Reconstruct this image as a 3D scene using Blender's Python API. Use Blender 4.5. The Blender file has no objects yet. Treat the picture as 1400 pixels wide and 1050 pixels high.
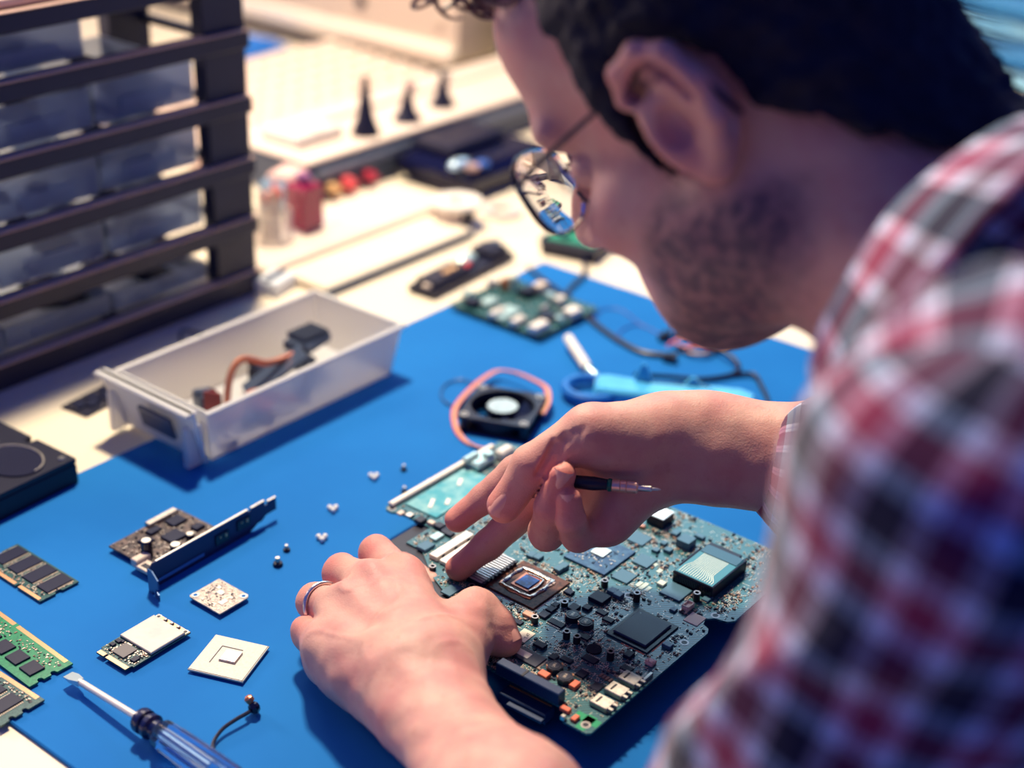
import bpy, bmesh, math, random
import numpy as np
from mathutils import Vector, Matrix, noise
random.seed(7); np.random.seed(7)
scene = bpy.context.scene
COL = scene.collection
MM = 0.001
PI = math.pi
DESK = 0.75                                   # height of the bench top
# ------------------------------------------------------------------ camera
FPX, PITCH, ROLL, CAMH = 2000.0, math.radians(27), math.radians(2), 0.565
_c, _s = math.cos(ROLL), math.sin(ROLL)
VV = np.array([0, math.cos(PITCH), -math.sin(PITCH)])
_u = np.array([0, math.sin(PITCH), math.cos(PITCH)])
RR = _c*np.array([1.0, 0, 0]) + _s*_u
UU = -_s*np.array([1.0, 0, 0]) + _c*_u
CAM = np.array([0, 0, DESK+CAMH])
cd = bpy.data.cameras.new('camera'); cam = bpy.data.objects.new('camera', cd); COL.objects.link(cam)
cam.matrix_world = Matrix(((RR[0], UU[0], -VV[0], CAM[0]), (RR[1], UU[1], -VV[1], CAM[1]), (RR[2], UU[2], -VV[2], CAM[2]), (0, 0, 0, 1)))
cd.sensor_width = 36; cd.lens = 36*FPX/1400; cd.clip_start = 0.01; cd.clip_end = 50
cd.dof.use_dof = True; cd.dof.focus_distance = 0.895; cd.dof.aperture_fstop = 2.8; cd.dof.aperture_blades = 7
scene.camera = cam
# ------------------------------------------------------------------ world, lights, exposure
w = bpy.data.worlds.new('world'); scene.world = w; w.use_nodes = True
w.node_tree.nodes['Background'].inputs[0].default_value = (0.10, 0.20, 1.0, 1)
w.node_tree.nodes['Background'].inputs[1].default_value = 0.62
def area(name, loc, target, size, power, col, size_y=None):
    l = bpy.data.lights.new(name, 'AREA'); l.energy = power; l.color = col; l.size = size
    if size_y: l.shape = 'RECTANGLE'; l.size_y = size_y
    o = bpy.data.objects.new(name, l); COL.objects.link(o); o.location = loc
    o.rotation_euler = (Vector(target)-Vector(loc)).to_track_quat('-Z', 'Y').to_euler()
    return o
area('bench_lamp_light', (-0.30, 1.54, 2.28), (-0.05, 0.92, DESK), 0.16, 98, (1.0, 0.84, 0.60))
area('ceiling_light', (-1.0, 2.9, 2.75), (-0.25, 2.0, DESK), 1.1, 34, (1.0, 0.82, 0.66), 0.7)  # unseen soft fill added overhead to brighten the background
area('side_lamp_light', (-1.30, 1.50, 1.36), (0.05, 0.70, 1.12), 0.3, 22, (1.0, 0.78, 0.66))  # unseen warm fill added low on the left to light the face edge
area('window_light', (0.45, 3.6, 2.45), (0.1, 0.9, DESK), 1.3, 34, (0.50, 0.80, 1.0), 0.8)  # unseen pale blue source added for the sheen on the main board
scene.view_settings.view_transform = 'Standard'; scene.view_settings.look = 'None'
scene.view_settings.gamma = 1.0; scene.view_settings.exposure = -0.85; scene.view_settings.use_curve_mapping = False
scene.cycles.use_denoising = True
scene.cycles.max_bounces = 8
scene.cycles.sample_clamp_indirect = 4.0
# ------------------------------------------------------------------ places
AX = np.array([-0.789, 0.615, 0]); AX /= np.linalg.norm(AX)      # bench depth direction
BX = np.array([AX[1], -AX[0], 0])                               # bench width direction
RZ = math.atan2(BX[1], BX[0])
def ray(px, py, t):
    return CAM + t*(VV + RR*(px-700)/FPX - UU*(py-525)/FPX)
def on(px, py, h=0.0):                       # point at height h (mm) above the bench, seen at px, py
    d = VV + RR*(px-700)/FPX - UU*(py-525)/FPX
    return CAM + d*((CAMH-h*MM)/-d[2])
def vu(px, py, h=0.0):
    p = on(px, py, h); return float(p@BX)/MM, float(p@AX)/MM
def wp(v, u, z):                             # bench coordinates in mm -> world
    return (BX*v + AX*u)*MM + np.array([0, 0, DESK+z*MM])
# ------------------------------------------------------------------ materials
MATS = {}
def mat(name, col, rough=0.5, metal=0.0, spec=0.5, trans=0.0, ior=1.45, bump=None, var=None, sss=0.0, alpha=1.0, coat=0.0, emit=None):
    if name in MATS: return MATS[name]
    m = bpy.data.materials.new(name); m.use_nodes = True; nt = m.node_tree; b = nt.nodes['Principled BSDF']
    b.inputs['Base Color'].default_value = (*col, 1); b.inputs['Roughness'].default_value = rough
    b.inputs['Metallic'].default_value = metal; b.inputs['Specular IOR Level'].default_value = spec
    b.inputs['Transmission Weight'].default_value = trans; b.inputs['IOR'].default_value = ior
    b.inputs['Alpha'].default_value = alpha; b.inputs['Coat Weight'].default_value = coat
    if emit: b.inputs['Emission Color'].default_value = (*emit[0], 1); b.inputs['Emission Strength'].default_value = emit[1]
    if sss: b.inputs['Subsurface Weight'].default_value = sss; b.inputs['Subsurface Radius'].default_value = (0.006, 0.002, 0.001); b.inputs['Subsurface Scale'].default_value = 1.0
    tc = None
    if var or bump: tc = nt.nodes.new('ShaderNodeTexCoord')
    if var:                                  # (scale, other colour, amount)
        n = nt.nodes.new('ShaderNodeTexNoise'); n.inputs['Scale'].default_value = var[0]; n.inputs['Detail'].default_value = 5
        r = nt.nodes.new('ShaderNodeMapRange'); r.inputs[1].default_value = 0.4; r.inputs[2].default_value = 0.65; r.inputs[4].default_value = var[2]
        x = nt.nodes.new('ShaderNodeMix'); x.data_type = 'RGBA'
        x.inputs[6].default_value = (*col, 1); x.inputs[7].default_value = (*var[1], 1)
        nt.links.new(tc.outputs['Object'], n.inputs['Vector']); nt.links.new(n.outputs['Fac'], r.inputs[0])
        nt.links.new(r.outputs[0], x.inputs[0]); nt.links.new(x.outputs[2], b.inputs['Base Color'])
    if bump:                                 # (scale, strength, distance)
        n = nt.nodes.new('ShaderNodeTexNoise'); n.inputs['Scale'].default_value = bump[0]; n.inputs['Detail'].default_value = 4
        p = nt.nodes.new('ShaderNodeBump'); p.inputs['Strength'].default_value = bump[1]; p.inputs['Distance'].default_value = bump[2]
        nt.links.new(tc.outputs['Object'], n.inputs['Vector']); nt.links.new(n.outputs['Fac'], p.inputs['Height']); nt.links.new(p.outputs[0], b.inputs['Normal'])
    MATS[name] = m; return m
M_CREAM = mat('bench_laminate', (0.80, 0.70, 0.54), 0.45, bump=(60, 0.1, 0.001))
M_MAT = mat('blue_rubber', (0.008, 0.135, 0.43), 0.75, spec=0.12, bump=(2500, 0.25, 0.0002), var=(9, (0.010, 0.155, 0.47), 0.8))
M_NAVY = mat('black_plastic', (0.004, 0.005, 0.026), 0.42, bump=(900, 0.1, 0.0003))
M_NAVYG = mat('glossy_black_plastic', (0.004, 0.005, 0.03), 0.2)
M_CHIP = mat('chip_epoxy', (0.009, 0.012, 0.040), 0.40, spec=0.3, bump=(6000, 0.15, 0.0001))
M_STEEL = mat('plated_steel', (0.75, 0.72, 0.68), 0.28, 1.0)
M_DULL = mat('dull_steel', (0.52, 0.48, 0.45), 0.45, 1.0, var=(300, (0.3, 0.27, 0.26), 0.6))
M_CREAMP = mat('cream_plastic', (0.66, 0.55, 0.46), 0.4)
M_WHITE = mat('white_plastic', (0.78, 0.73, 0.66), 0.35)
M_GOLD = mat('gold_contacts', (0.80, 0.42, 0.24), 0.35, 0.7)
M_PAPER = mat('paper_label', (0.85, 0.78, 0.66), 0.8)
M_ORANGE = mat('orange_plastic', (0.75, 0.16, 0.09), 0.45)
M_COPPER = mat('copper_pipe', (0.55, 0.20, 0.12), 0.35, 0.8)
M_BLACKW = mat('black_wire', (0.006, 0.007, 0.03), 0.4)
M_REDW = mat('red_wire', (0.75, 0.10, 0.10), 0.4)
M_PINKW = mat('pink_wire', (0.80, 0.30, 0.28), 0.4)
M_BLUEW = mat('blue_wire', (0.02, 0.08, 0.35), 0.4)
M_YELW = mat('yellow_wire', (0.75, 0.45, 0.22), 0.4)
M_SLATE = mat('slate_plastic', (0.05, 0.07, 0.12), 0.4)
M_GREENP = mat('green_solder_mask', (0.01, 0.24, 0.10), 0.35, var=(400, (0.005, 0.10, 0.06), 0.8))
# ------------------------------------------------------------------ mesh builder, all lengths in millimetres
class MB:
    def __init__(s): s.v = []; s.f = []; s.m = []
    def add(s, vs, fs, mi=0):
        o = len(s.v); s.v.extend(vs); s.f.extend([tuple(i+o for i in f) for f in fs]); s.m.extend([mi]*len(fs)); return s
    def xf(s, M):
        s.v = [tuple(M @ Vector(p)) for p in s.v]; return s
    def box(s, cx, cy, z0, sx, sy, sz, c=0.0, rz=0.0, mi=0):
        hx, hy = sx/2, sy/2
        if c > 0:
            vs = []; c = min(c, hx*.9, hy*.9, sz*.45)
            for (z, i) in ((z0, c), (z0+c, 0), (z0+sz-c, 0), (z0+sz, c)):
                a, b = hx-i, hy-i; k = c*0.7
                if i: vs += [(-a, -b, z), (a, -b, z), (a, b, z), (-a, b, z)]
                else: vs += [(-a, -b, z), (a, -b, z), (a, b, z), (-a, b, z)]
            fs = [(3, 2, 1, 0), (12, 13, 14, 15)]
            for l in range(3):
                for k in range(4): fs.append((l*4+k, l*4+(k+1) % 4, l*4+4+(k+1) % 4, l*4+4+k))
        else:
            vs = [(x, y, z) for z in (z0, z0+sz) for (x, y) in ((-hx, -hy), (hx, -hy), (hx, hy), (-hx, hy))]
            fs = [(3, 2, 1, 0), (4, 5, 6, 7)]+[(k, (k+1) % 4, 4+(k+1) % 4, 4+k) for k in range(4)]
        ca, sa = math.cos(rz), math.sin(rz)
        return s.add([(cx+x*ca-y*sa, cy+x*sa+y*ca, z) for x, y, z in vs], fs, mi)
    def lathe(s, prof, cx=0, cy=0, seg=16, mi=0, cap=True):
        vs = []; n = len(prof)
        for k in range(seg):
            a = 2*PI*k/seg
            for r, z in prof: vs.append((cx+r*math.cos(a), cy+r*math.sin(a), z))
        fs = []
        for k in range(seg):
            k2 = (k+1) % seg
            for i in range(n-1): fs.append((k*n+i, k2*n+i, k2*n+i+1, k*n+i+1))
        if cap:
            if prof[0][0] > 0: fs.append(tuple(k*n for k in range(seg-1, -1, -1)))
            if prof[-1][0] > 0: fs.append(tuple(k*n+n-1 for k in range(seg)))
        return s.add(vs, fs, mi)
    def cyl(s, cx, cy, z0, r, h, seg=14, mi=0, c=0.0):
        p = [(r, z0), (r, z0+h)] if not c else [(r-c, z0), (r, z0+c), (r, z0+h-c), (r-c, z0+h)]
        return s.lathe(p, cx, cy, seg, mi)
    def ringtube(s, cx, cy, z0, r, ri, h, seg=14, mi=0):
        return s.lathe([(ri, z0), (r, z0), (r, z0+h), (ri, z0+h), (ri, z0)], cx, cy, seg, mi, cap=False)
    def prism(s, poly, z0, z1, mi=0):
        n = len(poly)
        a = sum(poly[i][0]*poly[(i+1) % n][1]-poly[(i+1) % n][0]*poly[i][1] for i in range(n))
        if a < 0: poly = poly[::-1]
        return s.add([(x, y, z0) for x, y in poly]+[(x, y, z1) for x, y in poly],
                     [tuple(range(n-1, -1, -1)), tuple(range(n, 2*n))]+[(k, (k+1) % n, n+(k+1) % n, n+k) for k in range(n)], mi)
    def tube(s, pts, r, seg=8, mi=0, smooth=0, flat=1.0):
        P = [Vector(p) for p in pts]
        if smooth: P = spline(P, smooth)
        n = len(P); rs = r if isinstance(r, (list, tuple)) else [r]*n
        if len(rs) != n: rs = [float(np.interp(i/(n-1), np.linspace(0, 1, len(rs)), rs)) for i in range(n)]
        vs = []; up = None
        for i in range(n):
            t = (P[min(i+1, n-1)]-P[max(i-1, 0)]).normalized()
            if up is None: up = Vector((0, 0, 1)) if abs(t.z) < 0.9 else Vector((1, 0, 0))
            sd = t.cross(up).normalized(); up = sd.cross(t).normalized()
            for k in range(seg):
                a = 2*PI*k/seg; vs.append(tuple(P[i]+sd*(math.cos(a)*rs[i])+up*(math.sin(a)*rs[i]*flat)))
        fs = [(i*seg+k, i*seg+(k+1) % seg, (i+1)*seg+(k+1) % seg, (i+1)*seg+k) for i in range(n-1) for k in range(seg)]
        fs += [tuple(range(seg-1, -1, -1)), tuple((n-1)*seg+k for k in range(seg))]
        return s.add(vs, [tuple(reversed(f)) for f in fs], mi)
    def ball(s, c, r, seg=12, mi=0):
        r3 = r if isinstance(r, (tuple, list)) else (r, r, r); n = seg//2+1
        vs = []; fs = []
        for i in range(n):
            th = PI*i/(n-1)
            for k in range(seg):
                a = 2*PI*k/seg; vs.append((c[0]+r3[0]*math.sin(th)*math.cos(a), c[1]+r3[1]*math.sin(th)*math.sin(a), c[2]-r3[2]*math.cos(th)))
        for i in range(n-1):
            for k in range(seg): fs.append((i*seg+k, i*seg+(k+1) % seg, (i+1)*seg+(k+1) % seg, (i+1)*seg+k))
        return s.add(vs, fs, mi)
    def build(s, name, mats, parent=None, angle=35, loc=None, rot=None):
        me = bpy.data.meshes.new(name)
        me.from_pydata([(x*MM, y*MM, z*MM) for x, y, z in s.v], [], s.f)
        for m in (mats if isinstance(mats, (list, tuple)) else [mats]): me.materials.append(m)
        me.polygons.foreach_set('material_index', s.m)
        me.validate(); me.update()
        me.shade_smooth(); me.set_sharp_from_angle(angle=math.radians(angle))
        o = bpy.data.objects.new(name, me); COL.objects.link(o)
        if parent is not None: o.parent = parent
        if loc is not None: o.location = loc
        if rot is not None: o.rotation_euler = rot
        return o
def spline(P, k):
    out = []; n = len(P)
    for i in range(n-1):
        p0, p1, p2, p3 = P[max(i-1, 0)], P[i], P[i+1], P[min(i+2, n-1)]
        for j in range(k):
            t = j/k
            out.append(0.5*((2*p1)+(p2-p0)*t+(2*p0-5*p1+4*p2-p3)*t*t+(3*p1-3*p2+p3-p0)*t**3))
    out.append(P[-1]); return out
def tag(o, label=None, cat=None, group=None, kind=None):
    if label: o['label'] = label
    if cat: o['category'] = cat
    if group: o['group'] = group
    if kind: o['kind'] = kind
    return o
def empty(name, loc, rz, label=None, cat=None, group=None):
    o = bpy.data.objects.new(name, None); COL.objects.link(o); o.location = loc; o.rotation_euler = (0, 0, rz)
    o.empty_display_size = 0.02
    return tag(o, label, cat, group)
def thing(name, v, u, z, rot, label, cat, group=None):
    return empty(name, wp(v, u, z), RZ+rot, label, cat, group)
def place(o, v, u, z, rot=0):
    o.location = wp(v, u, z); o.rotation_euler = (0, 0, RZ+rot); return o
def copy_tree(o, parent=None):
    c = o.copy(); COL.objects.link(c)
    if parent is not None: c.parent = parent
    for ch in list(o.children): copy_tree(ch, c)
    return c
def text(name, s, size, m, parent, loc, rz=0, rx=0):
    cu = bpy.data.curves.new(name, 'FONT'); cu.body = s; cu.size = size*MM; cu.extrude = 0.00004
    cu.align_x = 'CENTER'; cu.align_y = 'CENTER'; cu.resolution_u = 1; cu.materials.append(m)
    tmp = bpy.data.objects.new(name, cu); COL.objects.link(tmp); dg = bpy.context.evaluated_depsgraph_get()
    me = bpy.data.meshes.new_from_object(tmp.evaluated_get(dg)); bpy.data.objects.remove(tmp)
    o = bpy.data.objects.new(name, me); COL.objects.link(o); o.parent = parent
    o.location = [c*MM for c in loc]; o.rotation_euler = (rx, 0, rz); return o
# ================================================================== setting: room shell
def slabw(name, x0, x1, y0, y1, z0, z1, m):
    b = MB(); b.box((x0+x1)/2, (y0+y1)/2, z0, x1-x0, y1-y0, z1-z0); o = b.build(name, m); o['kind'] = 'structure'; return o
M_WALL = mat('painted_wall', (0.30, 0.33, 0.42), 0.8, bump=(40, 0.15, 0.002))
M_FLOOR = mat('floor_vinyl', (0.10, 0.12, 0.18), 0.5, var=(3, (0.14, 0.15, 0.2), 0.7))
slabw('floor', -3200, 4200, -1600, 5200, -60, 0, M_FLOOR)
slabw('wall_back', -3200, 4200, 5200, 5300, 0, 2900, M_WALL)
slabw('baseboard_back', -3200, 4200, 5185, 5200, 0, 110, M_NAVY)
# ================================================================== bench
bench = thing('workbench', 1150, 1150, 0, 0, 'large cream-topped workbench under the blue mat and all the equipment', 'workbench')
b = MB(); b.box(0, 40, -32, 2600, 2160, 32, 2); b.build('worktop', M_CREAM, bench)
for sx in (-1, 1):
    for sy in (-1, 1):
        b = MB(); b.box(sx*1220, 40+sy*1000, -750, 60, 60, 717, 3); b.build('leg', M_SLATE, bench)
for sy in (-1, 1):
    b = MB(); b.box(0, 40+sy*1000, -120, 2380, 30, 80, 2); b.build('rail', M_SLATE, bench)
# mat
mt = thing('work_mat', 725, 513, 0.2, 0, 'large matt blue rubber work mat lying on the cream bench', 'mat')
b = MB(); b.box(0, 0, 0, 762, 627, 2.6, 0.8); b.build('sheet', M_MAT, mt)
MT = 3.0                                       # top of the mat above the bench
# ================================================================== drawer cabinet, open front of rails with clear drawers
M_DRAW = mat('clear_drawer_plastic', (0.50, 0.58, 0.72), 0.35, trans=0.75, ior=1.1, spec=0.5)
M_RAIL = mat('cabinet_black_plastic', (0.005, 0.007, 0.035), 0.5, var=(30, (0.010, 0.012, 0.045), 0.6))
M_RAILT = mat('cabinet_rail_edge', (0.62, 0.42, 0.35), 0.45)  # pale tone paints the warm light along the rail tops
cab = thing('drawer_cabinet', 658, 1062, 0.2, 0, 'black small-parts cabinet with rows of clear drawers at upper left', 'cabinet')
CW, CD, CH = 416, 148, 300
LV = [0, 60, 117, 175, 234, 286]
b = MB(); b.box(CW/2-24, -CD/2+8, 0, 46, 16, CH, 2)
b.box(CW/2-24, CD/2-8, 0, 46, 16, CH, 2); b.build('post', M_RAIL, cab)
b = MB(); b.box(-CW/2+20, -CD/2+8, 0, 40, 16, CH, 2)
b.box(-CW/2+20, CD/2-8, 0, 40, 16, CH, 2); b.build('post', M_RAIL, cab)
for i, z in enumerate(LV):
    b = MB(); h = 16 if i else 22
    b.box(0, -CD/2+4, z, CW, 18, h, 1.5)
    o = b.build('rail', M_RAIL, cab)
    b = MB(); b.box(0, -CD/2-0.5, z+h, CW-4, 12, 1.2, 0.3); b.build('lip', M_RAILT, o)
    b = MB()
    for x in (-CW/2+6, -CW/6, CW/6, CW/2-6): b.box(x, 8, z+2, 10, CD-12, 6)
    b.build('runner', M_RAIL, cab)
b = MB(); b.box(0, 2, CH, CW+6, CD+4, 5, 1); o = b.build('top_tray', M_RAIL, cab)
b = MB(); b.box(0, 2, CH+5.2, CW-6, CD-10, 1.0); b.build('tray_liner', mat('pale_liner', (0.62, 0.72, 0.78), 0.5), o)
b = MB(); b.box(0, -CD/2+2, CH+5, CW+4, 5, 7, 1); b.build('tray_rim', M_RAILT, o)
def drawer_shell(sx, sy, sz, wall=1.6, flare=0.0):
    b = MB(); x, y = sx/2, sy/2; f = flare; i = wall
    vs = [(-x+f, -y+f, 0), (x-f, -y+f, 0), (x-f, y-f, 0), (-x+f, y-f, 0), (-x, -y, sz), (x, -y, sz), (x, y, sz), (-x, y, sz),
          (-x+i, -y+i, sz), (x-i, -y+i, sz), (x-i, y-i, sz), (-x+i, y-i, sz), (-x+f+i, -y+f+i, i), (x-f-i, -y+f+i, i), (x-f-i, y-f-i, i), (-x+f+i, y-f-i, i)]
    fs = [(3, 2, 1, 0)]
    for k in range(4):
        k2 = (k+1) % 4
        fs += [(k, k2, 4+k2, 4+k), (4+k, 4+k2, 8+k2, 8+k), (8+k, 8+k2, 12+k2, 12+k)]
    fs.append((12, 13, 14, 15)); return b.add(vs, fs)
random.seed(3)
dw = (CW-46-44)/3
first = None
for r in range(5):
    z = LV[r]+(24 if r == 0 else 18); hh = LV[r+1]-z-3
    for c in range(3):
        if (r == 4 and c == 2): continue
        sh = hh*random.uniform(0.8, 0.96)
        if r == 0: sh = hh*0.55 if c != 2 else hh*0.5
        d = drawer_shell(dw-5, CD-20, sh, 1.5)
        x = -CW/2+42+dw*(c+0.5)
        o = d.build('drawer', M_DRAW, cab, loc=(x*MM, (random.uniform(0, 6))*MM, z*MM))
        q = MB(); q.box(0, -(CD-20)/2-1.2, sh*0.2, dw*0.5, 1.6, sh*0.35, 0.4); q.build('label_holder', M_DRAW, o)
        q = MB()
        for k in range(7):
            q.box(random.uniform(-dw*.35, dw*.35), random.uniform(-CD*.3, CD*.3), 2+random.uniform(0, 4), random.uniform(12, 34), random.uniform(8, 22), random.uniform(4, 14), 1, random.uniform(0, 3))
        t = q.build('stored_parts', M_NAVY, o); t['kind'] = 'stuff'
# things on top of the cabinet
for k, (x, y, m_, lab) in enumerate(((-178, -30, M_ORANGE, 'red connector block lying on the cabinet top, far left'), (-140, -2, M_ORANGE, 'smaller red plug with black pin on the cabinet top'))):
    t = thing('connector_block', 658+x, 1062+y, CH+7, 0.3*k, lab, 'connector')
    b = MB(); b.box(0, 0, 0, 34-10*k, 18, 12, 1.5); b.build('housing', m_, t)
    b = MB()
    for j in range(3): b.box(-9+j*8, -10, 3, 3, 5, 5)
    b.build('pins', M_NAVY, t)
# ================================================================== the removed drawer on the mat
M_BIN = mat('frosted_drawer_plastic', (0.90, 0.89, 0.88), 0.45, trans=0.5, ior=1.2, sss=0.0)
bn = thing('parts_drawer', 716, 812, MT, 0.0, 'frosted plastic parts drawer full of copper pipes on the mat', 'drawer')
d = drawer_shell(212, 104, 46, 1.8, 7.0)
tray = d.build('tray', M_BIN, bn)
b = MB()
for (x, y, sx, sy) in ((0, -53, 216, 5), (0, 53, 216, 5), (107, 0, 4, 108)): b.box(x, y, 43.5, sx, sy, 3, 0.8)
b.build('rim', M_BIN, bn)
b = MB(); x0 = -108
b.add([(x0-1, -50, 4), (x0-1, 50, 4), (x0-14, 54, 52), (x0-14, -54, 52), (x0+1.5, -50, 4), (x0+1.5, 50, 4), (x0-11, 54, 52), (x0-11, -54, 52)],
      [(0, 1, 2, 3)[::-1], (4, 5, 6, 7), (3, 2, 6, 7), (0, 3, 7, 4), (1, 0, 4, 5), (2, 1, 5, 6)])
b.box(x0-13, 0, 49, 12, 108, 3, 1); b.box(x0-6, -44, 2, 16, 5, 34, 1); b.box(x0-6, 44, 2, 16, 5, 34, 1)
fr = b.build('front_panel', M_BIN, bn)
b = MB(); b.box(0, 0, 0, 3, 36, 19, 0.5); b.box(-1.4, 0, 4, 1.5, 30, 3); b.box(-1.4, 0, 11, 1.5, 30, 2)
b.build('label_slot', M_SLATE, fr, loc=((x0-12)*MM, -14*MM, 22*MM), rot=(0, -0.27, 0))
# contents of the drawer
def hpipe(name, v, u, z, pts, r, lab, m=M_COPPER):
    t = thing(name, v, u, z, 0, lab, 'heat pipe')
    b = MB(); b.tube(pts, r, 8, smooth=5); b.build('pipe', m, t); return t
hp = hpipe('heat_pipe', 706, 812, MT+10, [(-52, -24, 0), (-40, -8, 6), (-22, 6, 22), (-6, 8, 28), (10, -2, 22), (34, -6, 22), (58, 2, 24)], 3.0, 'long bent copper heat pipe arching out of the frosted drawer')
b = MB(); b.box(60, 4, 18, 34, 24, 9, 1.2, 0.2)
for k in range(9): b.box(48+k*3.2, 4, 27, 0.9, 22, 5)
b.build('fin_block', M_SLATE, hp)
hp = hpipe('heat_pipe', 690, 800, MT+4, [(-40, -10, 2), (-26, -14, 14), (-8, -8, 20), (8, -14, 14), (26, -20, 6)], 3.0, 'short s-bent copper heat pipe low in the frosted drawer')
b = MB(); b.box(0, -10, 8, 26, 22, 4, 0.8, 0.5); b.build('copper_plate', M_COPPER, hp)
t = thing('hinge_bracket', 655, 800, MT+3, 0.4, 'dark red folded metal hinge at the near end inside the drawer', 'hinge')
b = MB(); b.box(0, 0, 0, 22, 14, 3, 0.5); b.box(-10, 0, 0, 3, 14, 34, 0.6); b.tube([(-10, 0, 34), (6, 4, 20)], 3.2); b.build('bracket', mat('dark_copper', (0.18, 0.03, 0.035), 0.4, 0.4), t)
t = thing('metal_plate', 722, 808, MT+3, -0.5, 'dark flat metal plate leaning among the copper pipes in the drawer', 'plate')
b = MB(); b.box(0, 0, 0, 58, 26, 3, 0.5); b.xf(Matrix.Rotation(-0.55, 4, 'Y')); b.xf(Matrix.Translation((0, 0, 18))); b.build('plate', M_SLATE, t)
t = thing('washer', 640, 775, MT+3, 0, 'small steel ring at the near end of the frosted drawer', 'washer')
b = MB(); b.ringtube(0, 0, 0, 8, 4, 5, 18); b.build('ring', M_DULL, t)
for k, (v, u) in enumerate(((676, 786), (744, 800), (770, 826), (730, 836), (665, 830))):
    t = thing('scrap_part', v, u, MT+2.2, k*0.7, ['small dark clip by the near wall of the drawer', 'dark block under the arching copper pipe', 'black clip near the far end of the drawer floor', 'grey bracket along the back wall of the drawer', 'dark plug in the near back corner of the drawer'][k], 'metal part')
    b = MB(); b.box(0, 0, 0, 22-k*2, 12+k, 8+k*2, 1.2); b.box(6, 2, 8+k*2, 6, 6, 4, 0.8); b.build('body', [M_SLATE, M_NAVY][k % 2], t)
# ================================================================== memory sticks
M_PCB = mat('dark_board', (0.006, 0.05, 0.06), 0.35, var=(900, (0.05, 0.16, 0.15), 0.7))
M_PCBG = mat('green_board', (0.01, 0.23, 0.10), 0.35, var=(500, (0.005, 0.10, 0.07), 0.7))
M_SOLD = mat('solder_dots', (0.62, 0.52, 0.44), 0.35, 0.5)
M_CER = mat('ceramic_parts', (0.30, 0.18, 0.13), 0.5)
def scatter(boxes, xr, yr, n, rng, z=0.0, hmax=0.7):
    """tiny soldered parts between the chips; boxes = keep-out (cx, cy, hx, hy)"""
    b = MB(); k = 0; tries = 0
    while k < n and tries < n*12:
        tries += 1
        x = round(rng.uniform(*xr)/0.8)*0.8; y = round(rng.uniform(*yr)/0.8)*0.8
        if any(abs(x-q[0]) < q[2]+0.6 and abs(y-q[1]) < q[3]+0.6 for q in boxes): continue
        l, w_ = rng.choice(((1.0, 0.5), (1.6, 0.8), (1.2, 0.6), (0.8, 0.8)))
        if rng.random() < 0.5: l, w_ = w_, l
        h = rng.uniform(0.25, hmax); q = rng.random()
        b.box(x, y, z, l, w_, h, mi=0 if q < 0.55 else (1 if q < 0.75 else 2))
        k += 1
    return b
rng = random.Random(11)
def pads(b, x0, x1, y, w_, z, pitch=1.0, mi=0):
    x = x0
    while x < x1: b.box(x, y, z, pitch*0.62, w_, 0.08, mi=mi); x += pitch
def sodimm(name, v, u, rot, lab, grp=None):
    # local x = long side (67.6), y = short side, contacts at -y
    t = thing(name, v, u, MT, rot, lab, 'memory module', grp)
    L_, W_ = 67.6, 30
    poly = [(-L_/2, -W_/2), (7.2, -W_/2), (7.2, -W_/2+3), (9, -W_/2+3), (9, -W_/2), (L_/2, -W_/2), (L_/2, -3), (L_/2-1.8, -2), (L_/2-1.8, 1.5), (L_/2, 2.5), (L_/2, W_/2), (-L_/2, W_/2), (-L_/2, 2.5), (-L_/2+1.8, 1.5), (-L_/2+1.8, -2), (-L_/2, -3)]
    b = MB(); b.prism(poly, 0.6, 1.8); b.build('board', M_PCB, t)
    b = MB(); b.box(-13.8, -W_/2+1.6, 1.8, 38, 2.6, 0.1); b.box(20.6, -W_/2+1.6, 1.8, 22, 2.6, 0.1); b.build('contact_strip', M_GOLD, t)
    cs = []
    for k in range(4):
        x = -24.8+k*16.4; b = MB(); b.box(0, 0, 0, 11.8, 20.0, 1.1, 0.25); b.build('memory_chip', M_CHIP, t, loc=(x*MM, 3.2*MM, 1.8*MM)); cs.append((x, 3.2, 5.9, 10))
        b = MB()
        for s in (-1, 1):
            for j in range(16): b.box(x+s*6.6, 3.2-9.2+j*1.22, 1.8, 1.6, 0.6, 0.35)
        o = b.build('solder_leads', M_SOLD, t); o['kind'] = 'stuff'
    b = scatter(cs, (-32, 32), (-11.5, 13), 120, rng, 1.8, 0.6); o = b.build('tiny_components', [M_SOLD, M_CER, M_CHIP], t); o['kind'] = 'stuff'
    b = MB(); b.box(0, 0, 0, 54, 22, 0.6); b.build('underside_chips', M_CHIP, t, loc=(0, 1*MM, 0))
    return t
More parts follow.
